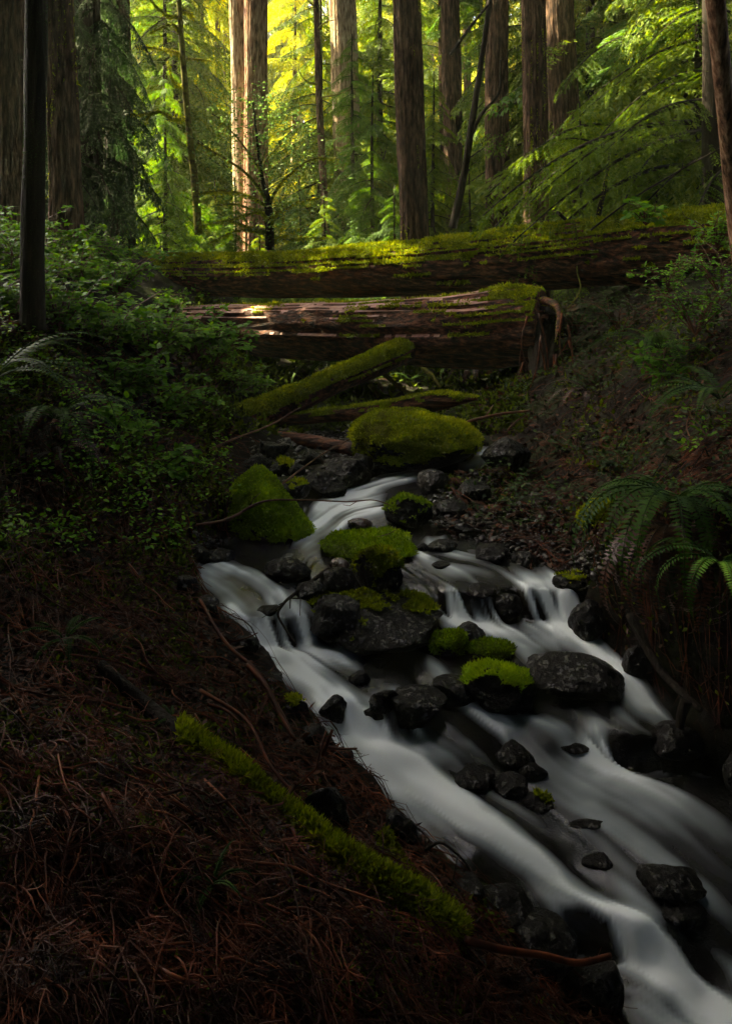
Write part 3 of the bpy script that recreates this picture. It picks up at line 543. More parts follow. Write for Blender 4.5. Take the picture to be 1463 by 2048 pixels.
# lower log
t2, V, Fc, s = log('fallen_log', 'lower fallen log with bark peeled to pinkish bare wood on top', [(250,655,9.3,.21),(430,656,8.9,.245),(600,661,8.6,.285),(800,664,8.2,.325),(950,661,7.9,.35),(1040,655,7.75,.36),(1085,655,7.65,.34)], 84, 420, 47, ridge=.06, wob=.13, rn=18)
Fc = fixn(V, Fc, s)
vn, fn = vnormals(V, Fc); cen = V[Fc].mean(1); wxp = CX + cen[:, 0] / cen[:, 1] * F
mk = (fn[:, 2] + .3 * fbm(cen * np.array((1.5, 9, 9)), 3, 2) + .22 * noise(cen * np.array((14, 40, 40)), 5) > .72) & (wxp < 975) & (fn[:, 1] < .45)
Vm, Fm, u = submesh(V + vn * .006, Fc, mk); part('bare_wood', Geo().add(Vm, Fm), M['bare_wood'], t2, label='peeled pinkish wood on the top of the log')
logmoss(t2, V, Fc, lambda c, n: np.where(n[:, 1] > .25, n[:, 2] + .3 * n[:, 1], .55 * sstep(.2, .5, n[:, 2]) * sstep(.98, .8, n[:, 2]) + .35 * sstep(950, 1000, CX + c[:, 0] / c[:, 1] * F) * n[:, 2]) + .55 * fbm(c * np.array((2., 5, 5)), 3, 18), .62, dens=12000, L=.028, Wd=.0055)
# upright root slab that carries its right end
r = [np.r_[P(1082,603,7.7), .13], np.r_[P(1085,660,7.6), .17], np.r_[P(1080,740,7.3), .12], np.r_[P(1072,800,7.0), .11], np.r_[P(1085,870,6.6), .16]]
sp = spline(np.array(r), 60)
for k in range(30):     # torn roots fanning from the right end of the lower log
    a = P(1045 + rng.uniform(0, 45), 655 + rng.uniform(-60, 60), 7.6 + rng.uniform(-.1, .15)); d = np.array((rng.uniform(-.15, .9), rng.uniform(-.6, .3), rng.uniform(-1.3, .5))); l = rng.uniform(.25, .7); stub(t2, [a, a + d * l * .5 + rng.normal(size=3) * .06, a + d * l + (rng.normal() * .1, rng.normal() * .1, -.2 * l)], rng.uniform(.02, .05), .008, 'dark_bark' if k % 3 else 'log_bark', 'root', 14, 7, 200 + k, 2500 if k % 4 == 0 else 0)
tt = thing('dead_snag', 'dark rotten upright snag under the right end of the lower log', 'snag', tuple(P(1085, 870, 6.6)))
part('trunk', addtube(Geo(), sp[:, :3], sp[:, 3] * .8, 48, wob=.6, ws=3.5, seed=77, ridge=.2, rn=12), M['dark_bark'], tt)
for k in range(5):
    a = P(1060 + 12 * k, 800 + 8 * k, 6.9); stub(tt, [a, a + (rng.normal() * .15, -.1, -.2), a + (rng.normal() * .3 + .1 * (k - 2), -.3, -.4)], .035, .012, 'dark_bark', 'root', 10, 6, k)
for k in range(16):
    a = P(1040 + rng.uniform(0, 110), rng.uniform(600, 760), rng.uniform(7.0, 7.5)); stub(tt, [a, a + (rng.normal() * .08, -.05, -.25), a + (rng.normal() * .2, -.1, -.55)], .012, .004, 'root', 'root', 10, 5, k)
gh = Geo()
for k in range(420):      # roots and dead fronds hanging off the undercut right bank
    a_, b_ = rng.uniform(1060, 1440), rng.uniform(600, 1180); q = hit(a_, b_)
    if qc(q[:1], q[1:2])[0] < .15: continue
    l = rng.uniform(.12, .45); q2 = q + (rng.normal() * .05, -.05 - .1 * rng.random(), .05); addtube(gh, np.array([q + (0, 0, -.02), q2, q2 + (rng.normal() * .05, -.05, -l * .5), q2 + (rng.normal() * .08, -.06, -l)]), [.004, .0035, .0025, .0012], 4, cap=False)
o = part('hanging_roots', gh, M['dark_bark'], None); o['kind'] = 'stuff'; o['label'] = 'thin dark roots hanging from the undercut right bank'; o['category'] = 'roots'
# diagonal log and the two thin ones
t3, V, Fc, s = log('fallen_log', 'diagonal mossy log leaning up from the left bank to under the lower log', [(395,890,6.35,.12),(470,848,6.75,.125),(560,812,7.0,.12),(680,757,7.3,.105),(760,722,7.6,.12),(830,690,8.0,.12)], 30, 200, 51, ridge=.04); Fc = fixn(V, Fc, s)
logmoss(t3, V, Fc, lambda c, n: n[:, 2] + .45 * fbm(c * 5, 3, 28), .15, dens=20000, L=.022, Wd=.0045)
t4, V, Fc, s = log('fallen_log', 'splintered thin log with a pointed right end above the large mossy boulder', [(560,842,7.0,.05),(650,832,6.9,.055),(780,818,6.75,.07),(870,803,6.65,.075),(920,799,6.6,.04),(955,797,6.55,.01)], 22, 160, 53, ridge=.12, rn=10); Fc = fixn(V, Fc, s)
logmoss(t4, V, Fc, lambda c, n: n[:, 2] + .7 * fbm(c * 5, 3, 38), .55, dens=20000, L=.018, Wd=.004)
t5, V, Fc, s = log('fallen_log', 'slim brown log behind the lower end of the diagonal log', [(395,836,7.2,.045),(480,816,7.5,.045),(560,795,7.8,.04),(640,775,8.1,.03)], 16, 90, 55); Fc = fixn(V, Fc, s)
logmoss(t5, V, Fc, lambda c, n: n[:, 2] + .6 * fbm(c * 5, 3, 48), .5, dens=14000, L=.015)
t6, V, Fc, s = log('fallen_log', 'dark sodden log in shadow above the creek head stones', [(520,872,6.6,.05),(620,885,6.5,.06),(720,905,6.3,.055)], 16, 60, 56)
# mossy pole lower left and its side branch
def on_ground(L):
    Ys = np.array([hit(a, b)[1] for a, b, r in L]) - .06; Ys = np.convolve(np.r_[Ys[0], Ys, Ys[-1]], [.25, .5, .25], 'valid'); return [(a, b, y_, r) for (a, b, r), y_ in zip(L, Ys)]
t7, V, Fc, s = log('mossy_pole', 'long pole furred with bright green moss sloping down the left foreground bank', on_ground([(200,1330,.018),(290,1410,.022),(360,1478,.036),(470,1555,.038),(590,1655,.040),(700,1740,.044),(800,1800,.046),(880,1845,.036),(930,1870,.02)]), 20, 240, 57, ridge=.05, mat='dark_bark')
t7['category'] = 'pole'; Fc = fixn(V, Fc, s)
pxs = lambda c: CX + c[:, 0] / c[:, 1] * F
logmoss(t7, V, Fc, lambda c, n: n[:, 2] + .2 + .5 * sstep(340, 420, pxs(c)) - 3 * (1 - sstep(330, 370, pxs(c))) + .55 * fbm(c * 9, 3, 5), .1, dens=70000, mat='pole_moss', L=.018, Wd=.003, lift=.005, droop=.1, maxn=26000)
t8, V, Fc, s = log('mossy_branch', 'short moss furred branch joining the tip of the mossy pole', on_ground([(765,1668,.018),(800,1730,.022),(850,1790,.024),(915,1838,.02)]), 12, 80, 58, mat='dark_bark'); t8['category'] = 'branch'; Fc = fixn(V, Fc, s)
logmoss(t8, V, Fc, lambda c, n: n[:, 2] + .5 + 0 * c[:, 0], .1, dens=70000, mat='pole_moss', L=.016, Wd=.0028, lift=.004, droop=.1, maxn=9000)

# ------------------------------------------------------------------ foliage prototypes
def bough(L, droop, seed, lf=.045, dens=1., twist=.35, rise=.1):
    r = np.random.default_rng(seed); g = Geo(); wood = Geo(); n = 26; t = np.linspace(0, 1, n)
    ax = np.c_[t * L, .06 * L * np.sin(t * 3 + seed), L * (rise * t - droop * t ** 2.0)]; addtube(wood, ax, np.linspace(.012 * L, .002, n), 4, cap=False)
    C = []; D = []; NN = []; A = []
    for k in range(2, n):
        for sd_ in (-1, 1):
            l = L * .42 * (1 - t[k]) ** .75 * (t[k] ** .3) * r.uniform(.6, 1.2) + .06; a = radians(r.uniform(40, 62)) * sd_
            m = max(3, int(l / (lf * .42) * dens)); tt = np.linspace(0.05, 1, m)[:, None]; tang = nrm(ax[min(k + 1, n - 1)] - ax[k - 1])
            side = np.array((-tang[1], tang[0], 0.)) * 1.; d = tang * math.cos(a) + side * math.sin(a)
            pts = ax[k] + d * l * tt + np.array((0, 0, -1.)) * l * .38 * tt ** 1.8 * r.uniform(.6, 1.5)
            dv = nrm(np.gradient(pts, axis=0)) if m > 1 else d[None]
            s2 = nrm(np.cross(dv, (0, 0, 1.)))
            for q in (-1, 1):
                C.append(pts); D.append(dv * .75 + s2 * q * .8 + np.array((0, 0, -.25)) + r.normal(size=(m, 3)) * .18); NN.append(np.tile((0, 0, 1.), (m, 1)) + r.normal(size=(m, 3)) * twist); A.append(np.full(m, r.uniform(.2, .75)) + .35 * tt[:, 0] * r.random())
            C.append(pts[-1:]); D.append(dv[-1:]); NN.append(np.array([[0, 0, 1.]])); A.append(np.array([.8]))
    C = np.concatenate(C); m = len(C); V, Fc = leaves(C, np.concatenate(D), np.concatenate(NN), lf * r.uniform(.7, 1.3, m), lf * .17)
    g.add(V, Fc, np.repeat(np.clip(np.concatenate(A), 0, 1), 4)); return g.cat(), wood.cat()
BOUGH = [bough(1.0, d, k, lf=l, dens=dn) for k, (d, l, dn) in enumerate([(.35,.05,1.),(.5,.05,1.),(.25,.055,.9),(.6,.045,1.)])]
BOUGH_S = [bough(1.0, d, 20 + k, lf=.085, dens=.8) for k, d in enumerate((.35, .55, .3))]
BOUGH_F = [bough(1.0, d, 30 + k, lf=.016, dens=1.) for k, d in enumerate((.35, .5, .6))]
def put(g, src, M3, off, dv=0):
    V, Fs, A = src; n0 = g.n; Vn = V @ M3.T + off; g.v.append(Vn); g.a.append(np.clip(A + dv, 0, 1)); g.n += len(Vn)
    for f in Fs: g.f.append(f + n0)
def rotm(az, pitch, roll, s):
    ca, sa = math.cos(az), math.sin(az); cp, sp_ = math.cos(pitch), math.sin(pitch); cr, sr = math.cos(roll), math.sin(roll)
    return s * np.array([[ca, -sa, 0], [sa, ca, 0], [0, 0, 1]]) @ np.array([[cp, 0, sp_], [0, 1, 0], [-sp_, 0, cp]]) @ np.array([[1, 0, 0], [0, cr, -sr], [0, sr, cr]])
def conifer_crown(H, R, nb, z0, seed, src, taper=.75, drp=(.0, .45)):
    r = np.random.default_rng(seed); g = Geo(); wd = Geo()
    for k in range(nb):
        t = (k + r.random()) / nb; z = z0 + (H - z0) * t; l = R * ((1 - t) ** taper * .9 + .12) * r.uniform(.7, 1.15); az = k * 2.4 + r.normal() * .4
        b = src[r.integers(len(src))]; m = rotm(az, r.uniform(*drp), r.normal() * .25, l); off = np.array((0, 0, z)); dv = r.uniform(-.25, .25); put(g, b[0], m, off, dv); put(wd, b[1], m, off)
    return g, wd
PROTO = {}
def proto(key, *a, mat, **k):
    g, wd = conifer_crown(*a, **k); PROTO[key] = (mesh('crown', g, M[mat], False), mesh('branches', wd, M['dark_bark']))
def trunkgeo(base, topp, r0, r1, sides=28, rings=60, seed=0, flare=.5, ridge=.05, bend=.05, rn=12, wob=.12):
    base = np.array(base); topp = np.array(topp); t = np.linspace(0, 1, rings)[:, None]; p = base * (1 - t) + topp * t
    p[:, 0] += bend * np.sin(t[:, 0] * 5 + seed) * t[:, 0]; H = topp[2] - base[2]
    rr = r0 + (r1 - r0) * t[:, 0] + r0 * flare * np.exp(-t[:, 0] * H / .5); return addtube(Geo(), p, rr, sides, wob=wob, ws=1.0, seed=seed, ridge=ridge, rn=rn)
def crown_copy(key, parent, off, s, rz, sz=None):
    for me, nm in zip(PROTO[key], ('crown', 'branches')):
        o = bpy.data.objects.new(nm, me); COL.objects.link(o); o.parent = parent; o.location = off; o.rotation_euler = (0, 0, rz); o.scale = (s, s, sz or s)
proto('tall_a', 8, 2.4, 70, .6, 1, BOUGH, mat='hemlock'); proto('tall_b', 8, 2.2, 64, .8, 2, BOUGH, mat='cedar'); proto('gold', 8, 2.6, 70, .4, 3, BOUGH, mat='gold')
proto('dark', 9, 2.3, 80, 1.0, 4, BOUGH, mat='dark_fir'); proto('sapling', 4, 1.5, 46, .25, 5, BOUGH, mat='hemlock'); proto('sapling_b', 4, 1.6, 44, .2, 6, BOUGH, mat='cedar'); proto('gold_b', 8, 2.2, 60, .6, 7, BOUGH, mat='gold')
proto('high', 14, 3.2, 60, 0, 8, BOUGH_S, mat='hemlock', taper=.6)

# ------------------------------------------------------------------ big trunks: (px at base, px at top edge, width px low, width px high, Y, material, label, flags)
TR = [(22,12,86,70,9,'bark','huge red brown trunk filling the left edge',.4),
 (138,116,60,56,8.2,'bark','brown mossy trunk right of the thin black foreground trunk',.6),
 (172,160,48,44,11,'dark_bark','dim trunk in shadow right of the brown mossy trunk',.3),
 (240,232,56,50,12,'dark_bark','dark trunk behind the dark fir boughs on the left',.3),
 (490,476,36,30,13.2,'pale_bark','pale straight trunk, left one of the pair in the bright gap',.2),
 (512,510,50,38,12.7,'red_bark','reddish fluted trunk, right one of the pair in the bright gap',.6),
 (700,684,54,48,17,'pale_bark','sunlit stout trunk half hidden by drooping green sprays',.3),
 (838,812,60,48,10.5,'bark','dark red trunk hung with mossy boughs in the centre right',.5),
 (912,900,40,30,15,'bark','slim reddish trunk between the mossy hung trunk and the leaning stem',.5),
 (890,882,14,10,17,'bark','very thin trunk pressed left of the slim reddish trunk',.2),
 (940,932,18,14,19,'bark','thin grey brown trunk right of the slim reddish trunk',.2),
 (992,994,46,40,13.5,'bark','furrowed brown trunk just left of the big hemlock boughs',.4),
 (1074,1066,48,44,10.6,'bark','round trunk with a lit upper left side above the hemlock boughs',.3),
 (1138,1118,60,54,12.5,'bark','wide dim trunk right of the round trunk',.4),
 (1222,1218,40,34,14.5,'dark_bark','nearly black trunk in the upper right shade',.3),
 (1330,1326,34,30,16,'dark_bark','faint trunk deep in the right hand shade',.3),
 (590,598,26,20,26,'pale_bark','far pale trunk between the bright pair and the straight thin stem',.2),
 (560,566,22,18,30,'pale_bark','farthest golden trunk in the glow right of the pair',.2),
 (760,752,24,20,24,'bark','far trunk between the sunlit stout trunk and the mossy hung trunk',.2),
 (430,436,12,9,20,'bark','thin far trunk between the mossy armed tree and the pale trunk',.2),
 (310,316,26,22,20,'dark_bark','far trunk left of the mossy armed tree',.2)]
k = 0
for pb, pt, wl, wh, Y, mt, lab, fl in TR:
    k += 1; xb = (pb - CX) / F * Y; z0 = gz(xb, Y) - .15; xt = (pt - CX) / F * Y; H = ZC + HZ / F * Y - z0; ht = 22 if wl > 30 else 14
    xt2 = xb + (xt - xb) * ht / H; r0 = wl / 2 / F * Y / 1.06; r1h = wh / 2 / F * Y / 1.0; r1 = max(.03, r0 + (r1h - r0) * ht / H * .55)
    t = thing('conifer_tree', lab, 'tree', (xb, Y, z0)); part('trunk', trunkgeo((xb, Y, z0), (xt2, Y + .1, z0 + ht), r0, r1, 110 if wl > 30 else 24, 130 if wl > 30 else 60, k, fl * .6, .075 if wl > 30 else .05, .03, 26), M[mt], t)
    crown_copy('high', t, (xt2 - xb, 0, ht - 7), .55 if wl > 30 else .4, k * 1.3)
    if k in (2, 8, 13):   # moss patches clinging to the bark
        gt = Geo(); yy = rng.uniform(0, 5, 260)
        V, Fs, _ = trunkgeo((xb, Y, z0), (xt2, Y + .1, z0 + ht), r0, r1, 40, 150, k, fl * .6, .07, .03, 22).cat(); Fc = Fs[0]; c = V[Fc].mean(1)
        vn, fn = vnormals(V, Fc); out = nrm(c - np.array((xb, Y, 0))) ; 
        mk = (fbm(c * np.array((3, 3, 1.5)), 3, k) > .22) & (c[:, 2] < 8); Vm, Fm, u = submesh(V, Fc, mk); moss_fuzz(gt, Vm, Fm, 3500, .05, .008, .9, .8, 26000); part('moss', gt, M['moss'], t)
# thin foreground stems
def stem(name, lab, pts, mat, cat='tree', sides=14, rings=60, seed=0, wob=.12):
    p = np.array([np.r_[P(a, b, c), d] for a, b, c, d in pts]); s = spline(p, rings); t = thing(name, lab, cat, tuple(p[0][:3])); part('trunk', addtube(Geo(), s[:, :3], s[:, 3], sides, wob=wob, ws=2, seed=seed, ridge=.04), M[mat], t); return t, s
ts, s = stem('bare_sapling', 'thin black trunk standing closest on the left bank', [(66,660,4.2,.062),(65,500,4.2,.058),(70,250,4.2,.056),(73,0,4.2,.054),(75,-500,4.2,.05)], 'dark_bark', seed=3, sides=30, wob=.22, rings=140)
gm = Geo(); V, Fc, _ = tube(s[:, :3], s[:, 3] + .002, 12); moss_fuzz(gm, V, Fc, 9000, .014, .002, .3, .9, 16000); part('moss', gm, M['shade_toned'], ts)
ts, s = stem('leaning_tree', 'dark red trunk leaning at the right edge', [(1480,560,5.6,.05),(1460,350,5.4,.055),(1448,200,5.2,.055),(1430,0,5.0,.058),(1400,-300,4.8,.05)], 'red_bark', seed=4)
ts, s = stem('thin_tree', 'straight thin dark stem right of the bright gap', [(652,480,14,.07),(646,350,14,.065),(637,180,14,.055),(632,0,14,.05),(625,-300,14,.04)], 'bark', seed=5)
for a, b_, c in [((637,170),(610,160),(596,140)),((640,195),(670,190),(700,180)),((634,20),(620,5),(606,-10)),((634,60),(650,45),(668,40))]: stub(ts, [P(*a,14), P(*b_,13.8), P(*c,13.7)], .02, .008, 'mossy_twig', 'branch', 10, 5)
ts, s = stem('leaning_tree', 'slender dark stem leaning between the two reddish trunks', [(905,455,11.5,.06),(925,360,11.3,.05),(945,230,11.1,.045),(965,100,11,.035),(985,-40,10.9,.03)], 'dark_bark', seed=6)
stub(ts, [P(938,280,11.2), P(965,225,11), P(995,190,10.9), P(1000,120,10.8)], .03, .012, 'dark_bark', 'branch', 16, 6)
stub(ts, [P(900,110,11.1), P(935,60,11), P(975,10,10.9)], .025, .015, 'dark_bark', 'branch', 12, 6)
# mossy armed tree
def mossarm(t, pts, Y, r0=.02, mo=9000):
    p = [P(a, b, Y + dy) for a, b, dy in pts]; sp = spline(np.array(p), 34); rr = np.linspace(r0, r0 * .4, 34); o = part('branch', addtube(Geo(), sp, rr, 6, wob=.3, seed=int(pts[0][0])), M['mossy_twig'], t)
    V, Fc, _ = tube(sp, rr * 1.2, 8); gm = Geo(); moss_fuzz(gm, V, Fc, mo, .045, .007, .7, .9, 6000); part('moss', gm, M['moss'], o)
ts, s = stem('thin_tree', 'thin mossy tree with drooping moss coated arms left of the bright gap', [(398,470,11,.055),(388,350,11,.05),(375,235,11,.042),(366,120,11,.038),(358,0,11,.034),(350,-200,11,.03)], 'mossy_twig', seed=7)
for pts in [[(374,236,0),(345,236,-.1),(318,222,-.15),(290,228,-.2),(252,230,-.2)],[(318,222,-.15),(302,226,-.2),(292,246,-.2)],[(366,172,0),(350,168,.1),(342,150,.1),(336,122,.1)],[(362,108,0),(340,100,0),(310,96,0),(270,92,-.1)],[(366,118,0),(390,118,0),(425,122,0)],[(358,66,0),(350,50,0),(330,52,-.1),(300,66,-.2)],[(358,35,0),(335,30,-.1),(312,12,-.2),(296,-10,-.2)],[(362,20,0),(378,24,0),(386,40,0)]]: mossarm(ts, pts, 11)
# vine maple in front of the reddish trunk
ts, s = stem('vine_maple', 'spreading vine maple with moss sleeved arms in front of the pair of trunks', [(540,500,10.6,.06),(538,430,10.6,.055),(535,400,10.6,.045),(526,365,10.6,.03),(520,330,10.6,.022),(512,260,10.6,.014),(505,200,10.6,.01)], 'dark_bark', seed=8)
LC = []
for pts, r0, mo in [([(535,405,0),(520,380,-.1),(490,345,-.2),(455,320,-.3),(420,300,-.35),(395,285,-.4)],.022,2500),([(538,408,0),(555,375,-.1),(590,340,-.2),(625,318,-.3),(680,318,-.35)],.022,2500),([(522,345,0),(500,310,-.1),(465,265,-.2),(440,240,-.3)],.016,600),([(522,340,0),(535,315,.1),(560,290,.2),(590,268,.2)],.014,600),
    ([(532,412,0),(510,398,-.1),(470,384,-.2),(420,383,-.2),(395,388,-.2)],.02,9000),([(532,422,0),(505,418,-.1),(470,408,-.2),(430,410,-.3)],.018,9000),([(540,440,0),(515,425,-.2),(490,430,-.2),(460,440,-.3)],.018,9000),([(540,465,0),(500,455,-.2),(460,442,-.4),(400,452,-.5)],.018,8000),([(538,470,0),(480,460,-.3),(440,475,-.4),(415,488,-.5)],.016,8000),
    ([(545,455,0),(548,430,-.2),(560,422,-.2),(566,445,-.3),(562,460,-.3)],.018,9000),([(543,440,0),(570,420,-.1),(600,402,-.2),(640,396,-.2)],.014,5000),([(550,480,0),(580,466,-.3),(600,455,-.4)],.014,8000),([(560,478,0),(610,476,-.3),(655,475,-.4)],.014,8000),([(512,300,0),(502,240,0),(495,190,.1)],.01,0),([(522,330,0),(540,260,0),(530,180,0)],.01,0)]:
    mossarm(ts, pts, 10.6, r0, mo if mo else 300)
    sp = spline(np.array([P(a, b, 10.6 + d) for a, b, d in pts]), 20)
    for q in sp[8:]:
        for _ in range(14): LC.append(q + rng.normal(size=3) * np.array((.22, .3, .16)))
for _ in range(1500): a = rng.random() * 6.28; rr = rng.random() ** .5; LC.append(P(510 + 120 * rr * math.cos(a), 270 + 95 * rr * math.sin(a), 10.6) + rng.normal(size=3) * (.05, .35, .05))
LC = np.array(LC); n = len(LC); V, Fc = leaves(LC, rng.normal(size=(n, 3)) * (1, 1, .4), np.tile((0, 0, 1.), (n, 1)) + rng.normal(size=(n, 3)) * .4, rng.uniform(.03, .055, n), rng.uniform(.010, .018, n), broad=True)
part('leaves', Geo().add(V, Fc, np.repeat(rng.random(n), 7)), M['maple'], ts, False)

# ------------------------------------------------------------------ understory conifers: (px, Y, scale, crown key, turn, label, height stretch)
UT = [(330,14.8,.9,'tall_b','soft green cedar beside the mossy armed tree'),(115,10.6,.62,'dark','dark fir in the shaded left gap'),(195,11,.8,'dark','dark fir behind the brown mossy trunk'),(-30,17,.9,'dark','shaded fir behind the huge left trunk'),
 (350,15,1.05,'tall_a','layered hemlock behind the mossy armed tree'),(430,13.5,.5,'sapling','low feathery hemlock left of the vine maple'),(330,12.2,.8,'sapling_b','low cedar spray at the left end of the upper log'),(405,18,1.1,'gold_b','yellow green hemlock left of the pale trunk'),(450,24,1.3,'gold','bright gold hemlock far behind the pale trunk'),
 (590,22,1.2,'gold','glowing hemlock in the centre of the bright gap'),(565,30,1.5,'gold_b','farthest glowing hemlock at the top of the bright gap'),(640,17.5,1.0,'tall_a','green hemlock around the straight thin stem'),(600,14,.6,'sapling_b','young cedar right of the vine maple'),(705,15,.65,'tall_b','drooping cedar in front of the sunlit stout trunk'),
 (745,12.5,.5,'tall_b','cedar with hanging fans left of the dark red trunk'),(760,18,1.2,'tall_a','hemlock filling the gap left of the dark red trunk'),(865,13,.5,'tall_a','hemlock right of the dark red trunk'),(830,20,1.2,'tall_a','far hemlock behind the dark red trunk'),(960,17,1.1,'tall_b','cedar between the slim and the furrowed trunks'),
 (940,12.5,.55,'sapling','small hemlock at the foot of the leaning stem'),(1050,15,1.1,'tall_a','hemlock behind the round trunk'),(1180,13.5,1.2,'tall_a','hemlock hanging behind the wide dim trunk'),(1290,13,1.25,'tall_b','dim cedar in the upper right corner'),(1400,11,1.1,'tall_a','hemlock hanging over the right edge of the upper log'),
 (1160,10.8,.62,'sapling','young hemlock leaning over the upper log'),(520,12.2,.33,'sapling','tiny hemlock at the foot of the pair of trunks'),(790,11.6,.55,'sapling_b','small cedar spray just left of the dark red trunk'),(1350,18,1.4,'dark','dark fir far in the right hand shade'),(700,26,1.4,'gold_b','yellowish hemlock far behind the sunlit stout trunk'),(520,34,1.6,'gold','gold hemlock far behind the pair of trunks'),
 (470,10.9,.42,'sapling_b','tiny cedar left of the vine maple foot'),(650,11.4,.5,'sapling','low hemlock right of the vine maple foot'),(60,9.8,.5,'dark','shaded fir beside the thin black trunk'),(260,17,1.3,'tall_b','cedar deep behind the soft green cedar')]
for k, (px_, Y, s_, key, lab) in enumerate(UT):
    xb = (px_ - CX) / F * Y; z0 = gz(xb, Y) - .05; hh = {'tall_a': 8, 'tall_b': 8, 'gold': 8, 'gold_b': 8, 'dark': 9, 'sapling': 4, 'sapling_b': 4}[key] * s_
    t = thing('understory_conifer', lab, 'tree', (xb, Y, z0)); r0 = .012 * hh; part('trunk', trunkgeo((xb, Y, z0), (xb, Y, z0 + hh), r0, .01, 10, 24, k, .2, .04, .02), M['bark' if 'gold' in key else 'dark_bark'], t); crown_copy(key, t, (0, 0, 0), s_ * (.62 if key == 'dark' else 1), k * 2.1, s_)
# the big hemlock whose boughs sweep down over the right of the upper log
zb = gz(3.9, 8.9); t = thing('hemlock_tree', 'large hemlock whose feathery boughs sweep down across the right side', 'tree', (3.9, 8.9, zb)); part('trunk', trunkgeo((3.9, 8.9, zb - .1), (3.8, 8.9, zb + 9), .13, .05, 16, 50, 99, .3), M['dark_bark'], t)
SW = [((1400,235),(1010,430),8.6),((1463,200),(1120,330),8.9),((1440,150),(1180,235),9.3),((1463,255),(1080,470),8.9),((1380,330),(1060,480),9.0),((1330,280),(985,395),9.3),((1463,300),(1250,480),8.8),((1250,250),(1010,330),9.8),((1463,90),(1200,140),9.6),((1300,60),(1130,180),9.9),((1463,330),(1330,500),8.5),((1200,300),(1020,300),10),((1420,200),(1230,300),8.7),((1463,20),(1280,80),9.4)]
for k, (a, b_, Y) in enumerate(SW):
    p0 = P(*a, Y + .3); p1 = P(*b_, Y - .3); d = p1 - p0; L = np.linalg.norm(d) * 1.1; az = math.atan2(d[1], d[0]); pt = -math.asin(np.clip(d[2] / np.linalg.norm(d), -1, 1)) - .28
    g = Geo(); wd = Geo(); m = rotm(az, pt, rng.normal() * .2, L); src = BOUGH_F[k % 3]; put(g, src[0], m, p0, .1); put(wd, src[1], m, p0)
    o = part('bough', wd, M['dark_bark'], t); part('needles', g, M['shade_toned_hemlock'], o, False)
    stub_ = None
# far wood: one mass behind everything
g = Geo(); wd = Geo()
for k in range(64):
    Y = rng.uniform(30, 60); xx = (-.6 + 1.2 * ((k * .618) % 1)) * Y; z0 = gz(xx, Y); sc = rng.uniform(1.0, 1.5); addtube(wd, np.array([(xx, Y, z0), (xx, Y, z0 + 9), (xx, Y, z0 + 15)]), [.3 * sc, .24 * sc, .15], 8)
    for q in range(46):
        t_ = q / 46; b = BOUGH_S[q % 3]; put(g, b[0], rotm(q * 2.4, rng.uniform(.0, .4), 0, (3.6 * (1 - t_) ** .6 + .5) * sc), np.array((xx, Y, z0 + .5 + 14 * t_ * sc)), rng.uniform(-.2, .3))
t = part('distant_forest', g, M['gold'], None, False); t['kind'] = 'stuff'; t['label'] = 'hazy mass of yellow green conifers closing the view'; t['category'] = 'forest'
o = part('distant_trunks', wd, M['bark'], None); o['kind'] = 'stuff'; o['label'] = 'far trunks standing in the hazy forest'; o['category'] = 'forest'
# leaf clumps added out of view, above and beside, to shade the foreground
def clumps(n, fn, size, lab, nm, mat='dark_fir'):
    C = fn(n); m = len(C); V, Fc = leaves(C, rng.normal(size=(m, 3)) * (1, 1, .35), np.tile((0, 0, 1.), (m, 1)) + rng.normal(size=(m, 3)) * .5, rng.uniform(.6, 1.4, m) * size, rng.uniform(.2, .4, m) * size)
    o = part(nm, Geo().add(V, Fc, np.repeat(rng.random(m), 4)), M[mat], None, False); o['kind'] = 'stuff'; o['label'] = lab; o['category'] = 'foliage'
def can(n):
    C = np.c_[rng.uniform(-16, 16, n), rng.uniform(-12, 17, n), rng.uniform(9.5, 14, n)]
    hole = (np.hypot((C[:, 0] + .5) / 3.7, (C[:, 1] - 9.3) / 5.8) < 1 + .3 * noise(C * .7)) | ((sstep(10.3, 12, C[:, 1]) > rng.random(n)) & (C[:, 0] < -5.2)) | (C[:, 0] > 3) & (C[:, 1] > 14)  # gaps shaped so light reaches the stream and logs
    return C[~hole]
clumps(52000, can, .78, 'unseen leaf clumps added overhead to shade the creek', 'shade_canopy')
def ringf(n):
    a = rng.uniform(math.pi * .86, math.pi * 2.14, n); r = rng.uniform(7, 16, n); return np.c_[r * np.cos(a), r * np.sin(a) + 1, rng.uniform(.5, 11, n)]
clumps(34000, ringf, .6, 'unseen leaf ring added downstream to block sky light', 'shade_ring')

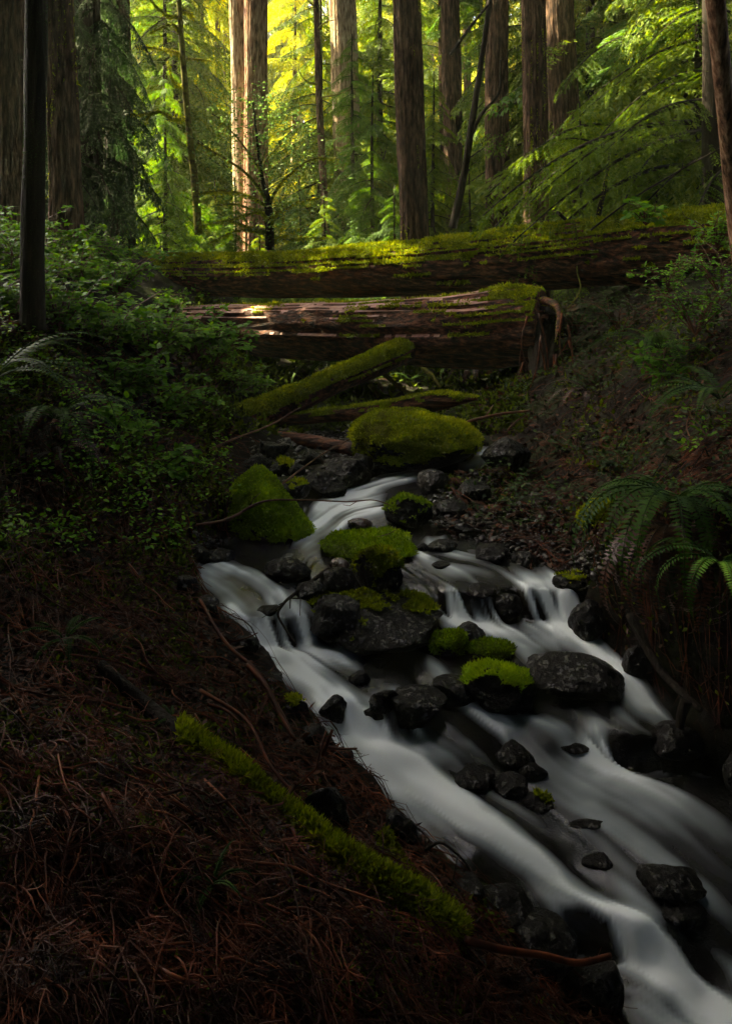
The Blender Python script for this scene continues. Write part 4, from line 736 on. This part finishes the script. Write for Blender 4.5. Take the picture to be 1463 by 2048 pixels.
# ------------------------------------------------------------------ ferns
def fern(lab, base, n, L, az0=0, spread=6.28, seed=0, mat='fern', droop=1.0, lift=.9, group=None, dead=0):
    r = np.random.default_rng(seed); t = thing('sword_fern', lab, 'fern', tuple(base), group)
    for k in range(n):
        az = az0 + (k / max(n - 1, 1) - .5) * spread + r.normal() * .15; l = L * r.uniform(.7, 1.1); m = 34; u = np.linspace(0, 1, m); el = lift * r.uniform(.6, 1.15)
        ang = el - droop * 2.0 * u ** 1.1 * r.uniform(.7, 1.15); ds = l / m; h = np.cumsum(np.cos(ang)) * ds; v = np.cumsum(np.sin(ang)) * ds
        ax = np.array(base) + np.c_[h * math.cos(az), h * math.sin(az), v]; g = Geo(); addtube(g, ax, np.linspace(.0035, .001, m), 4, cap=False, val=.1)
        tg = nrm(np.gradient(ax, axis=0)); sd_ = nrm(np.cross(tg, (0, 0, 1.))); up = np.cross(sd_, tg); w_ = l * .11 * np.sin(np.pi * np.clip(u * .93 + .05, 0, 1)) ** .6 * (1.15 - u)
        C = np.concatenate([ax[3:], ax[3:]]); sg = np.r_[np.ones(m - 3), -np.ones(m - 3)][:, None]; D = np.concatenate([sd_[3:]] * 2) * sg + np.concatenate([tg[3:]] * 2) * .3 - np.concatenate([up[3:]] * 2) * .15 + r.normal(size=(2 * (m - 3), 3)) * .06
        V, Fc = leaves(C, D, np.concatenate([up[3:]] * 2), np.concatenate([w_[3:]] * 2), ds * .36); g.add(V, Fc, np.repeat(np.clip(r.uniform(.1, .8) + r.normal(size=len(C)) * .1, 0, 1), 4)); o = part('frond', g, M['dead_fern' if k < dead else mat], t, False)
    return t
def at(px_, py_, dz=.03): q = hit(px_, py_); return q + (0, 0, dz)
fern('large sword fern low on the left edge below the thin black trunk', P(-10, 760, 3.5), 12, .75, -.6, 3.6, 1)
fern('sword fern arching over the dark left bank', P(110, 840, 3.9), 9, .7, -.8, 3.0, 2)
fern('biggest sword fern hanging from the right bank over the creek', P(1345, 1010, 3.25), 24, .64, math.radians(235), 4.6, 3, droop=1.55)
fern('withered brown fern skirt hanging under the biggest sword fern', P(1335, 1050, 3.3), 22, .62, math.radians(240), 3.2, 4, 'dead_fern', droop=1.7, lift=.3)
fern('sword fern on the right edge above the biggest one', P(1440, 800, 3.9), 9, .6, math.radians(200), 3.5, 5)
fern('arched fern halfway up the dark right bank', P(1320, 700, 5.4), 9, .75, math.radians(215), 3.0, 6)
fern('rust brown fern drooping beside the rotten snag', P(1180, 790, 5.9), 4, .5, math.radians(200), 1.6, 7, 'dead_fern', droop=1.5)
fern('fern hanging from the right bottom of the large fern', P(1440, 1130, 2.9), 8, .5, math.radians(230), 3, 8, droop=1.4)
fern('bright small fern behind the diagonal log', P(620, 745, 8.6), 9, .55, -1.57, 4.5, 9)
fern('fern tuft on the far bank right of the diagonal log', P(660, 775, 8.4), 7, .4, -1.57, 4, 10)
fern('green fern hanging under the right part of the lower log', P(915, 735, 8.9), 9, .55, -1.57, 4.5, 11, droop=1.4)
fern('rusty dead fern hanging under the right part of the lower log', P(950, 730, 8.8), 9, .6, -1.57, 2.8, 12, 'dead_fern', droop=1.7, lift=.4)
fern('fern under the left end of the lower log', P(520, 735, 8.8), 9, .55, -1.57, 4.5, 13)
fern('brown dead fern at the foot of the diagonal log', P(740, 770, 8.7), 7, .5, -1.57, 3, 14, 'dead_fern', droop=1.6)
fern('dark fern clinging below the lower log centre', P(820, 760, 8.6), 7, .4, -1.57, 3.5, 15)
fern('little green fern growing through dead twigs near the bottom', at(425, 1800), 6, .14, -1.2, 5, 16); fern('tiny fern leaning on the mossy pole', at(345, 1470), 5, .13, 2.9, 2.5, 17)
fern('pale fern in the shade of the far left trunks', P(215, 440, 8.6), 7, .45, -1.2, 4, 18)
fern('dim fern at the lower left above the overhanging stone', at(130, 1300), 7, .22, -1, 5, 19)
fern('dead orange fern under the left sword ferns', at(110, 930), 7, .4, -1.2, 3, 20, 'dead_fern', droop=1.5)

# ------------------------------------------------------------------ leafy shrubs
def shrub(lab, base, R, nst, nl, lf, seed, mat='shrub', up=1., cat='shrub', nm='leafy_shrub', group=None):
    r = np.random.default_rng(seed); base = np.array(base); t = thing(nm, lab, cat, tuple(base), group); wd = Geo(); C = []; D = []
    for k in range(nst):
        a = r.random() * 6.28; tip = base + np.array((math.cos(a) * R[0] * r.uniform(.3, 1), math.sin(a) * R[1] * r.uniform(.3, 1), R[2] * r.uniform(.4, 1) * up)); mid = base * .5 + tip * .5 + np.array((r.normal() * .04, r.normal() * .04, .18 * R[2]))
        sp = spline(np.array([base, mid, tip]), 12); addtube(wd, sp, np.linspace(.006, .0018, 12), 4, cap=False)
        for j in range(max(2, nl // nst // 3)):
            q = sp[r.integers(3, 12)]; dd = nrm(r.normal(size=3) * (1, 1, .45)) ; ll = r.uniform(.05, .16) * R[2] ** .5; e = q + dd * ll; addtube(wd, np.array([q, (q + e) / 2 + (0, 0, .01), e]), [.002, .0016, .001], 3, cap=False)
            for f in (.55, .8, 1.0):
                s2 = nrm(np.cross(dd, (0, 0, 1.))); 
                if f < 1:
                    for sg in (-1, 1): C.append(q + dd * ll * f); D.append(dd * .4 + s2 * sg)
                else: C.append(e); D.append(dd)
    C = np.array(C); D = np.array(D); n = len(C); D = D + r.normal(size=(n, 3)) * .2; D[:, 2] -= .15
    V, Fc = leaves(C, D, np.tile((0, -.25, 1.), (n, 1)) + r.normal(size=(n, 3)) * .35, r.uniform(.7, 1.3, n) * lf, r.uniform(.28, .36, n) * lf, broad=True)
    part('stems', wd, M['twig'], t); part('leaves', Geo().add(V, Fc, np.repeat(np.clip(r.normal(.5, .25, n), 0, 1), 7)), M[mat], t, False); return t
SH = [(170,560,6.6,(.5,.5,.45),420,'leafy shrub at the foot of the brown mossy trunk'),(235,565,7.2,(.5,.5,.45),420,'bright leafy shrub at the left end of the upper log'),(210,690,5.4,(.5,.4,.5),520,'shrub of round leaves below the left end of the upper log'),(300,700,5.8,(.5,.4,.5),560,'brightest green shrub on the left bank slope'),(390,690,6.4,(.5,.4,.45),480,'shrub leaning over the left end of the lower log'),
 (250,790,5.1,(.4,.35,.4),420,'shrub halfway down the left bank'),(340,830,5.4,(.4,.35,.4),360,'thin shrub above the long bare branches'),(200,880,4.5,(.35,.3,.32),320,'low shrub beneath the arched left fern'),(300,960,4.5,(.32,.3,.3),300,'small leafed shrub right above the mossy wedge rock'),(30,540,6.0,(.45,.4,.5),380,'dim shrub at the far left edge'),(120,640,5.0,(.35,.35,.4),300,'shrub beside the thin black trunk'),(430,700,7.4,(.4,.4,.35),260,'sprawling shrub touching the peeled log'),(470,770,7.4,(.4,.3,.3),300,'low light green shrub left of the diagonal log'),(330,590,8.6,(.25,.2,.2),160,'sprig on top of the upper log left end'),(230,505,8.2,(.6,.5,.35),420,'shaded shrub behind the bright shrub at the end of the upper log'),(40,480,7.4,(.6,.5,.5),420,'dim shrub under the huge left trunk'),(15,620,4.9,(.35,.35,.4),280,'dim shrub low on the left edge behind the large fern'),(150,500,7.6,(.5,.5,.4),360,'leafy shrub hiding the foot of the brown mossy trunk')]
for k, (a, b_, Y, R, nl, lab) in enumerate(SH): shrub(lab, P(a, b_ + 30, Y), R, 20, int(nl * 1.7), .048, 40 + k)
SR = [(1150,640,7.4,(.4,.3,.3),260,.04,'hanging shrub in the black shade right of the rotten snag'),(1240,640,7.0,(.5,.3,.35),320,.035,'shade shrub under the right end of the upper log'),(1200,760,6.2,(.35,.3,.25),200,.035,'small leafed plants under the shade shrub'),(1390,640,5.2,(.45,.4,.4),520,.026,'fine leafed shrub hanging on the right bank'),(1440,560,5.2,(.4,.35,.4),460,.026,'fine leafed shrub above it at the right edge under the upper log'),(1330,560,6.6,(.4,.3,.35),320,.03,'fine leafed sprays over the right end of the upper log'),(1430,470,6.0,(.4,.3,.35),360,.035,'shrub growing on top of the upper log at the right edge'),(1320,740,5.3,(.4,.35,.3),260,.05,'large leafed plant in the middle of the right bank'),(1150,900,5.4,(.3,.3,.2),200,.035,'low plants on the dark slope below the snag'),(1100,970,5.0,(.35,.3,.16),200,.03,'small plants above the gravel bar'),(1250,930,4.6,(.3,.3,.2),180,.035,'plants above the moss mound on the right bank'),(1420,900,3.8,(.3,.3,.25),180,.03,'dim plant above the biggest sword fern'),(1290,420,7.6,(.25,.2,.25),40,.09,'few big dark leaves hanging in front of the upper log')]
for k, (a, b_, Y, R, nl, lf, lab) in enumerate(SR): shrub(lab, P(a, b_ + 30, Y), R, 14, nl, lf, 60 + k, 'shade_toned' if a < 1290 and b_ > 600 else 'shrub')  # shade-darkened leaves away from the right edge

# ------------------------------------------------------------------ branches and sticks
def stick(lab, pts, r0, r1, mat='twig', twigs=0, seed=0, nm='fallen_branch', cat='branch', group=None):
    p = np.array([P(*a) for a in pts]); n = max(14, len(p) * 7); sp = spline(p, n); g = addtube(Geo(), sp, np.linspace(r0, r1, n), 7, wob=.2, ws=6, seed=seed); r = np.random.default_rng(seed)
    for k in range(twigs):
        i = r.integers(3, n - 2); d = nrm(nrm(sp[i + 1] - sp[i - 1]) + r.normal(size=3) * .7); l = r.uniform(.08, .25); e = sp[i] + d * l; addtube(g, np.array([sp[i], (sp[i] + e) / 2 + r.normal(size=3) * .02, e]), [r1 * .8, r1 * .6, r1 * .4], 4)
    o = part(nm, g, M[mat], origin=tuple(p[0])); return tag(o, lab, cat, group)
stick('long bare branch slanting down from the splintered log to the left bank', [(170,1000,4.6),(330,940,5.0),(450,885,5.4),(540,850,5.8),(600,815,6.2)], .008, .005, twigs=3, seed=1)
stick('bare branch running from the left bank up past the mossy wedge rock', [(330,1055,4.2),(450,1040,4.35),(520,1000,4.6),(600,940,5.1),(650,905,5.4),(705,875,5.6)], .009, .004, twigs=3, seed=2)
stick('thin branch lying level over the white upper run', [(450,1045,4.4),(520,1005,4.5),(600,1000,4.6),(700,1003,4.6),(752,1001,4.6),(780,1010,4.6)], .007, .003, seed=3, twigs=1)
stick('long brown stick leaning across the large mossy boulder', [(752,945,5.45),(800,905,5.55),(860,870,5.6),(930,845,5.7),(1000,828,5.8),(1058,822,5.9)], .012, .010, seed=4, twigs=1)
stick('small forked stick right of the large mossy boulder', [(1015,860,5.8),(1035,840,5.85),(1050,830,5.9)], .008, .005, seed=5)
stick('snapped branch drooping over the left of the mid stream cluster', [(655,1140,3.95),(600,1180,3.8),(565,1210,3.6),(556,1230,3.5),(575,1265,3.42),(592,1290,3.38)], .011, .004, 'dark_bark', twigs=6, seed=6)
stick('thin twig lying on the flat mossy rock', [(690,1085,4.35),(740,1075,4.35),(790,1072,4.4)], .005, .003, seed=7, twigs=2)
stick('curved root arching down the edge of the left bank', [(400,1200,3.3),(455,1290,3.05),(520,1350,2.9),(560,1420,2.8),(590,1480,2.65)], .008, .005, 'root', twigs=3, seed=8)
stick('orange stick poking out over the water at the bottom', [(930,1880,2.0),(1010,1900,2.02),(1090,1912,2.05),(1150,1926,2.06),(1220,1912,2.1)], .010, .008, 'root', seed=9)
stick('pale twig pointing right from the bank at the middle cascade', [(640,1490,2.6),(675,1497,2.6),(714,1497,2.6)], .005, .003, seed=10)
stick('short broken stub rising from the bank at the middle cascade', [(645,1510,2.58),(655,1485,2.58),(664,1460,2.58)], .008, .005, 'root', seed=11)
stick('curved bright twig crossing the left bank below the overhanging stone', [(190,1500,2.3),(260,1528,2.25),(340,1528,2.22)], .006, .004, 'root', seed=12)
stick('curled pale twig in the roots above the mossy pole', [(415,1408,2.62),(450,1420,2.6),(480,1445,2.55)], .006, .003, 'root', seed=13)
stick('long root running beside the mossy pole', [(400,1380,2.7),(500,1450,2.55),(540,1530,2.42),(600,1600,2.32),(660,1660,2.26)], .007, .004, 'root', twigs=4, seed=14)
stick('wiry black twig on the lower left shore', [(850,1700,2.35),(880,1685,2.35),(910,1705,2.33),(945,1740,2.3)], .005, .003, 'dark_bark', twigs=2, seed=15)
stick('dark stump stick standing in the right hand shallows', [(1358,1455,2.9),(1362,1430,2.9),(1372,1402,2.9)], .014, .02, 'dark_bark', seed=16)
stick('dark pole leaning down the right bank under the fern', [(1260,1230,3.3),(1320,1340,3.1),(1400,1420,2.9)], .02, .012, 'dark_bark', seed=17)
stick('black branch sloping through the dark right bank', [(1370,980,3.3),(1375,1080,3.15),(1400,1180,3.0)], .02, .012, 'dark_bark', seed=18)
stick('thin bare branch rising past the hemlock boughs to the right edge', [(1180,460,8.0),(1260,400,7.8),(1360,340,7.5),(1470,280,7.2)], .010, .006, 'dark_bark', twigs=3, seed=19)
stick('crooked hanging twig draped over the front of the upper log', [(1147,440,8.3),(1155,500,8.28),(1153,540,8.28),(1160,575,8.2),(1145,605,8.1),(1115,635,8.0),(1100,660,7.9)], .012, .006, 'mossy_twig', twigs=4, seed=20)
stick('mossy stick rising from the right part of the upper log', [(1010,458,9),(965,462,9.05),(935,475,9.1)], .02, .01, 'mossy_twig', seed=21)
for k, (a, l) in enumerate([(((760,740,8.6),(800,775,8.4),(845,800,8.3)),'mossy stick slanting under the lower log left of the ferns'),(((845,735,8.8),(870,760,8.6),(885,790,8.4)),'mossy stick slanting under the lower log right of the ferns'),(((740,770,8.4),(755,790,8.3),(750,812,8.2)),'short mossy stub behind the splintered log')]): stick(l, a, .03, .016, 'mossy_twig', 2, 30 + k)
stick('slab of red bark leaning on the creek edge of the left bank', [(495,1330,2.95),(530,1370,2.85),(560,1430,2.74),(585,1475,2.66)], .011, .005, 'root', seed=40, nm='bark_slab', cat='bark')
stick('split piece of red wood standing beside the mossy pole', [(565,1610,2.34),(580,1585,2.33),(592,1565,2.32)], .014, .006, 'root', 3, 41)
# fallen sticks over the foreground bank, one by one
g0 = []
for k in range(150):
    a, b_ = rng.uniform(0, 720), rng.uniform(1180, 2030)
    if b_ < 1250 + (a - 420) * 1.0 or a > 300 + (b_ - 1200) * .9: continue
    q = hit(a, b_); th = rng.uniform(-1.2, .6); l = rng.uniform(.12, .4); p = []
    for f in np.linspace(-.5, .5, 6): xx = q[0] + l * f * math.cos(th) + rng.normal() * .012; yy = q[1] + l * f * math.sin(th) + rng.normal() * .012; p.append((xx, yy, gz(xx, yy) + .02 + rng.random() * .03))
    sp = spline(np.array(p), 20); r_ = rng.uniform(.0022, .005); o = part('dead_stick', addtube(Geo(), sp, np.linspace(r_, r_ * .5, 20), 5, wob=.2, ws=8), M['rust_root' if k % 3 else 'root'], origin=tuple(p[0])); tag(o, 'thin dead stick lying in the tangle of the foreground left bank', 'stick', 'dead sticks on the foreground bank')
# fine tangle of roots, dead twigs and litter
g = Geo(); g2 = Geo()
def tangle(g, n, region, l0, l1, r0, r1, down=.6, lift=.03):
    for _ in range(n):
        a, b_ = region(); q = hit(a, b_); 
        if qc(q[:1], q[1:2])[0] < .02: continue
        l = rng.uniform(l0, l1); th = rng.normal(-.75, down); m = 9; p = np.empty((m, 3)); xx, yy = q[0], q[1]
        pts = []
        cv = .30 if rng.random() < .3 else .09
        for f in range(m): pts.append((xx, yy)); th += rng.normal() * cv; xx += l / m * math.cos(th); yy += l / m * math.sin(th)
        pts = np.array(pts); zz = qt(pts[:, 0], pts[:, 1]); h = rng.uniform(.004, lift) ; arc = np.sin(np.linspace(0, np.pi, m)) * rng.uniform(0, lift * 1.5)
        p = np.c_[pts, zz + h + arc]; r_ = r0 + (r1 - r0) * rng.random() ** 2.5; addtube(g, p, np.linspace(r_, r_ * .5, m), 4, cap=False, val=rng.random())
        if rng.random() < .45:
            for _k in range(rng.integers(2, 6)):
                i = rng.integers(2, m - 1); d = (p[i + 1] - p[i]); d = d / (np.linalg.norm(d) + 1e-6); sd_ = np.array((-d[1], d[0], 0)) * rng.choice((-1, 1)); e = p[i] + (d * .7 + sd_ * .7 + (0, 0, rng.uniform(-.1, .5))) * rng.uniform(.02, .09); addtube(g, np.array([p[i], (p[i] + e) / 2 + rng.normal(size=3) * .003, e]), [r_ * .6, r_ * .5, r_ * .3], 3, cap=False)
def reg_fg():
    while True:
        a, b_ = rng.uniform(-40, 1200), rng.uniform(1150, 2080)
        if a < 330 + (b_ - 1150) * .95: return a, b_
tangle(g, 2600, reg_fg, .06, .45, .0010, .0032)
tangle(g, 500, lambda: (rng.uniform(0, 480), rng.uniform(850, 1250)), .1, .5, .0015, .004)
tangle(g, 800, lambda: (rng.uniform(880, 1463), rng.uniform(620, 1300)), .1, .5, .0015, .004)
o = part('root_tangle', g, M['root']); o['kind'] = 'stuff'; o['label'] = 'fine tangle of red brown roots and dead twigs on the banks'; o['category'] = 'roots'
# dead and green conifer sprays dropped on the banks
DS = [bough(1.0, .05, 60 + k, lf=.07, dens=.8, rise=0) for k in range(3)]
def sprays(n, region, mat, nm, lab, l0, l1):
    g = Geo(); c = 0
    while c < n:
        q = hit(*region())
        if qc(q[:1], q[1:2])[0] < .16: continue
        c += 1; e = .06; dzx = (gz(q[0] + e, q[1]) - q[2]) / e; az = rng.random() * 6.28; dz = (gz(q[0] + e * math.cos(az), q[1] + e * math.sin(az)) - q[2]) / e
        put(g, DS[c % 3][0], rotm(az, -math.atan(dz) * .8 + rng.normal() * .15, rng.normal() * .4, rng.uniform(l0, l1)), q + (0, 0, rng.uniform(.015, .04)), rng.uniform(-.3, .3))
    o = part(nm, g, M[mat], None, False); o['kind'] = 'stuff'; o['label'] = lab; o['category'] = 'litter'
sprays(200, lambda: reg_fg(), 'litter', 'dead_sprays', 'rust coloured dead conifer sprays among the roots', .05, .12)
sprays(90, lambda: (rng.uniform(880, 1463), rng.uniform(850, 1250)), 'litter', 'dead_sprays', 'rust coloured dead conifer sprays on the right bank', .06, .16)
# litter flakes and small mossy sprigs on the banks
def litter(n, region, size, mat, nm, lab, w=.3, up=.4):
    C = []
    for _ in range(n): q = hit(*region()); C.append(q)
    C = np.array(C); C = C[qc(C[:, 0], C[:, 1]) > .03]; k = np.repeat(np.arange(len(C)), 5); C = C[k] + rng.normal(size=(len(k), 3)) * (.03, .03, 0); C[:, 2] = qt(C[:, 0], C[:, 1]) + rng.uniform(.0, .03, len(C)); n = len(C); s_ = size * (C[:, 1] / 3) ** .7
    V, Fc = leaves(C, rng.normal(size=(n, 3)) * (1, 1, up), np.tile((0, 0, 1.), (n, 1)) + rng.normal(size=(n, 3)) * .6, rng.uniform(.5, 1.4, n) * s_, w * rng.uniform(.5, 1, n) * s_); o = part(nm, Geo().add(V, Fc, np.repeat(rng.random(n), 4)), M[mat], None, False); o['kind'] = 'stuff'; o['label'] = lab; o['category'] = nm.replace('_', ' ')
def reg_banks():
    return (rng.uniform(-40, 460), rng.uniform(620, 1150)) if rng.random() < .35 else (rng.uniform(880, 1480), rng.uniform(600, 1280)) if rng.random() < .3 else reg_fg()
litter(7000, reg_banks, .03, 'litter', 'leaf_litter', 'brown needles and bits of bark strewn over the banks')
def reg_patch():
    while True:
        a, b_ = reg_banks()
        if noise(np.array([[a / 90., b_ / 70.]]), 4)[0] > .15: return a, b_
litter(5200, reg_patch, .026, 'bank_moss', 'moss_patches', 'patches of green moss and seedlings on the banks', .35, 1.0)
def cover(n, region, lab, mat='shrub'):
    C = []
    for _ in range(n):
        a, b_ = region()
        if noise(np.array([[a / 70., b_ / 60.]]), 9)[0] < -.05: continue
        q = hit(a, b_)
        if qc(q[:1], q[1:2])[0] < .06: continue
        h = rng.uniform(.02, .12)
        for k in range(rng.integers(3, 8)): C.append(q + (rng.normal() * .035, rng.normal() * .035, h * rng.uniform(.5, 1.1)))
    C = np.array(C); n = len(C); V, Fc = leaves(C, rng.normal(size=(n, 3)) * (1, 1, .35), np.tile((0, 0, 1.), (n, 1)) + rng.normal(size=(n, 3)) * .4, rng.uniform(.015, .035, n) * (C[:, 1] / 4) ** .5, rng.uniform(.006, .012, n) * (C[:, 1] / 4) ** .5, broad=True)
    o = part('seedlings', Geo().add(V, Fc, np.repeat(rng.random(n), 7)), M[mat], None, False); o['kind'] = 'stuff'; o['label'] = lab; o['category'] = 'ground cover'
cover(1300, lambda: (rng.uniform(900, 1480), rng.uniform(560, 1100)), 'small leafed ground cover on the right bank', 'shade_toned')
cover(1500, lambda: (rng.uniform(-20, 470), rng.uniform(480, 1120)), 'small leafed ground cover on the left bank')
def reg_back(): return rng.uniform(380, 1050), rng.uniform(600, 870)
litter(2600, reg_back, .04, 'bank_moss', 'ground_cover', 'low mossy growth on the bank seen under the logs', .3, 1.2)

# ------------------------------------------------------------------ haze
g = Geo(); c = np.array([(x_, y_, z_) for x_ in (-60, 60) for y_ in (-20, 75) for z_ in (-3.5, 42)], float)
g.add(c, np.array([(0,1,3,2),(4,6,7,5),(0,4,5,1),(2,3,7,6),(0,2,6,4),(1,5,7,3)]))
m, nt, o_ = newmat('haze'); v = N(nt, 'VolumePrincipled'); v.inputs['Density'].default_value = .0022; v.inputs['Color'].default_value = (.9, .93, .5, 1); v.inputs['Anisotropy'].default_value = .3; nt.links.new(v.outputs[0], o_.inputs['Volume'])
o = part('haze', g, m, None, False); o['kind'] = 'stuff'; o['label'] = 'thin forest haze'; o['category'] = 'haze'
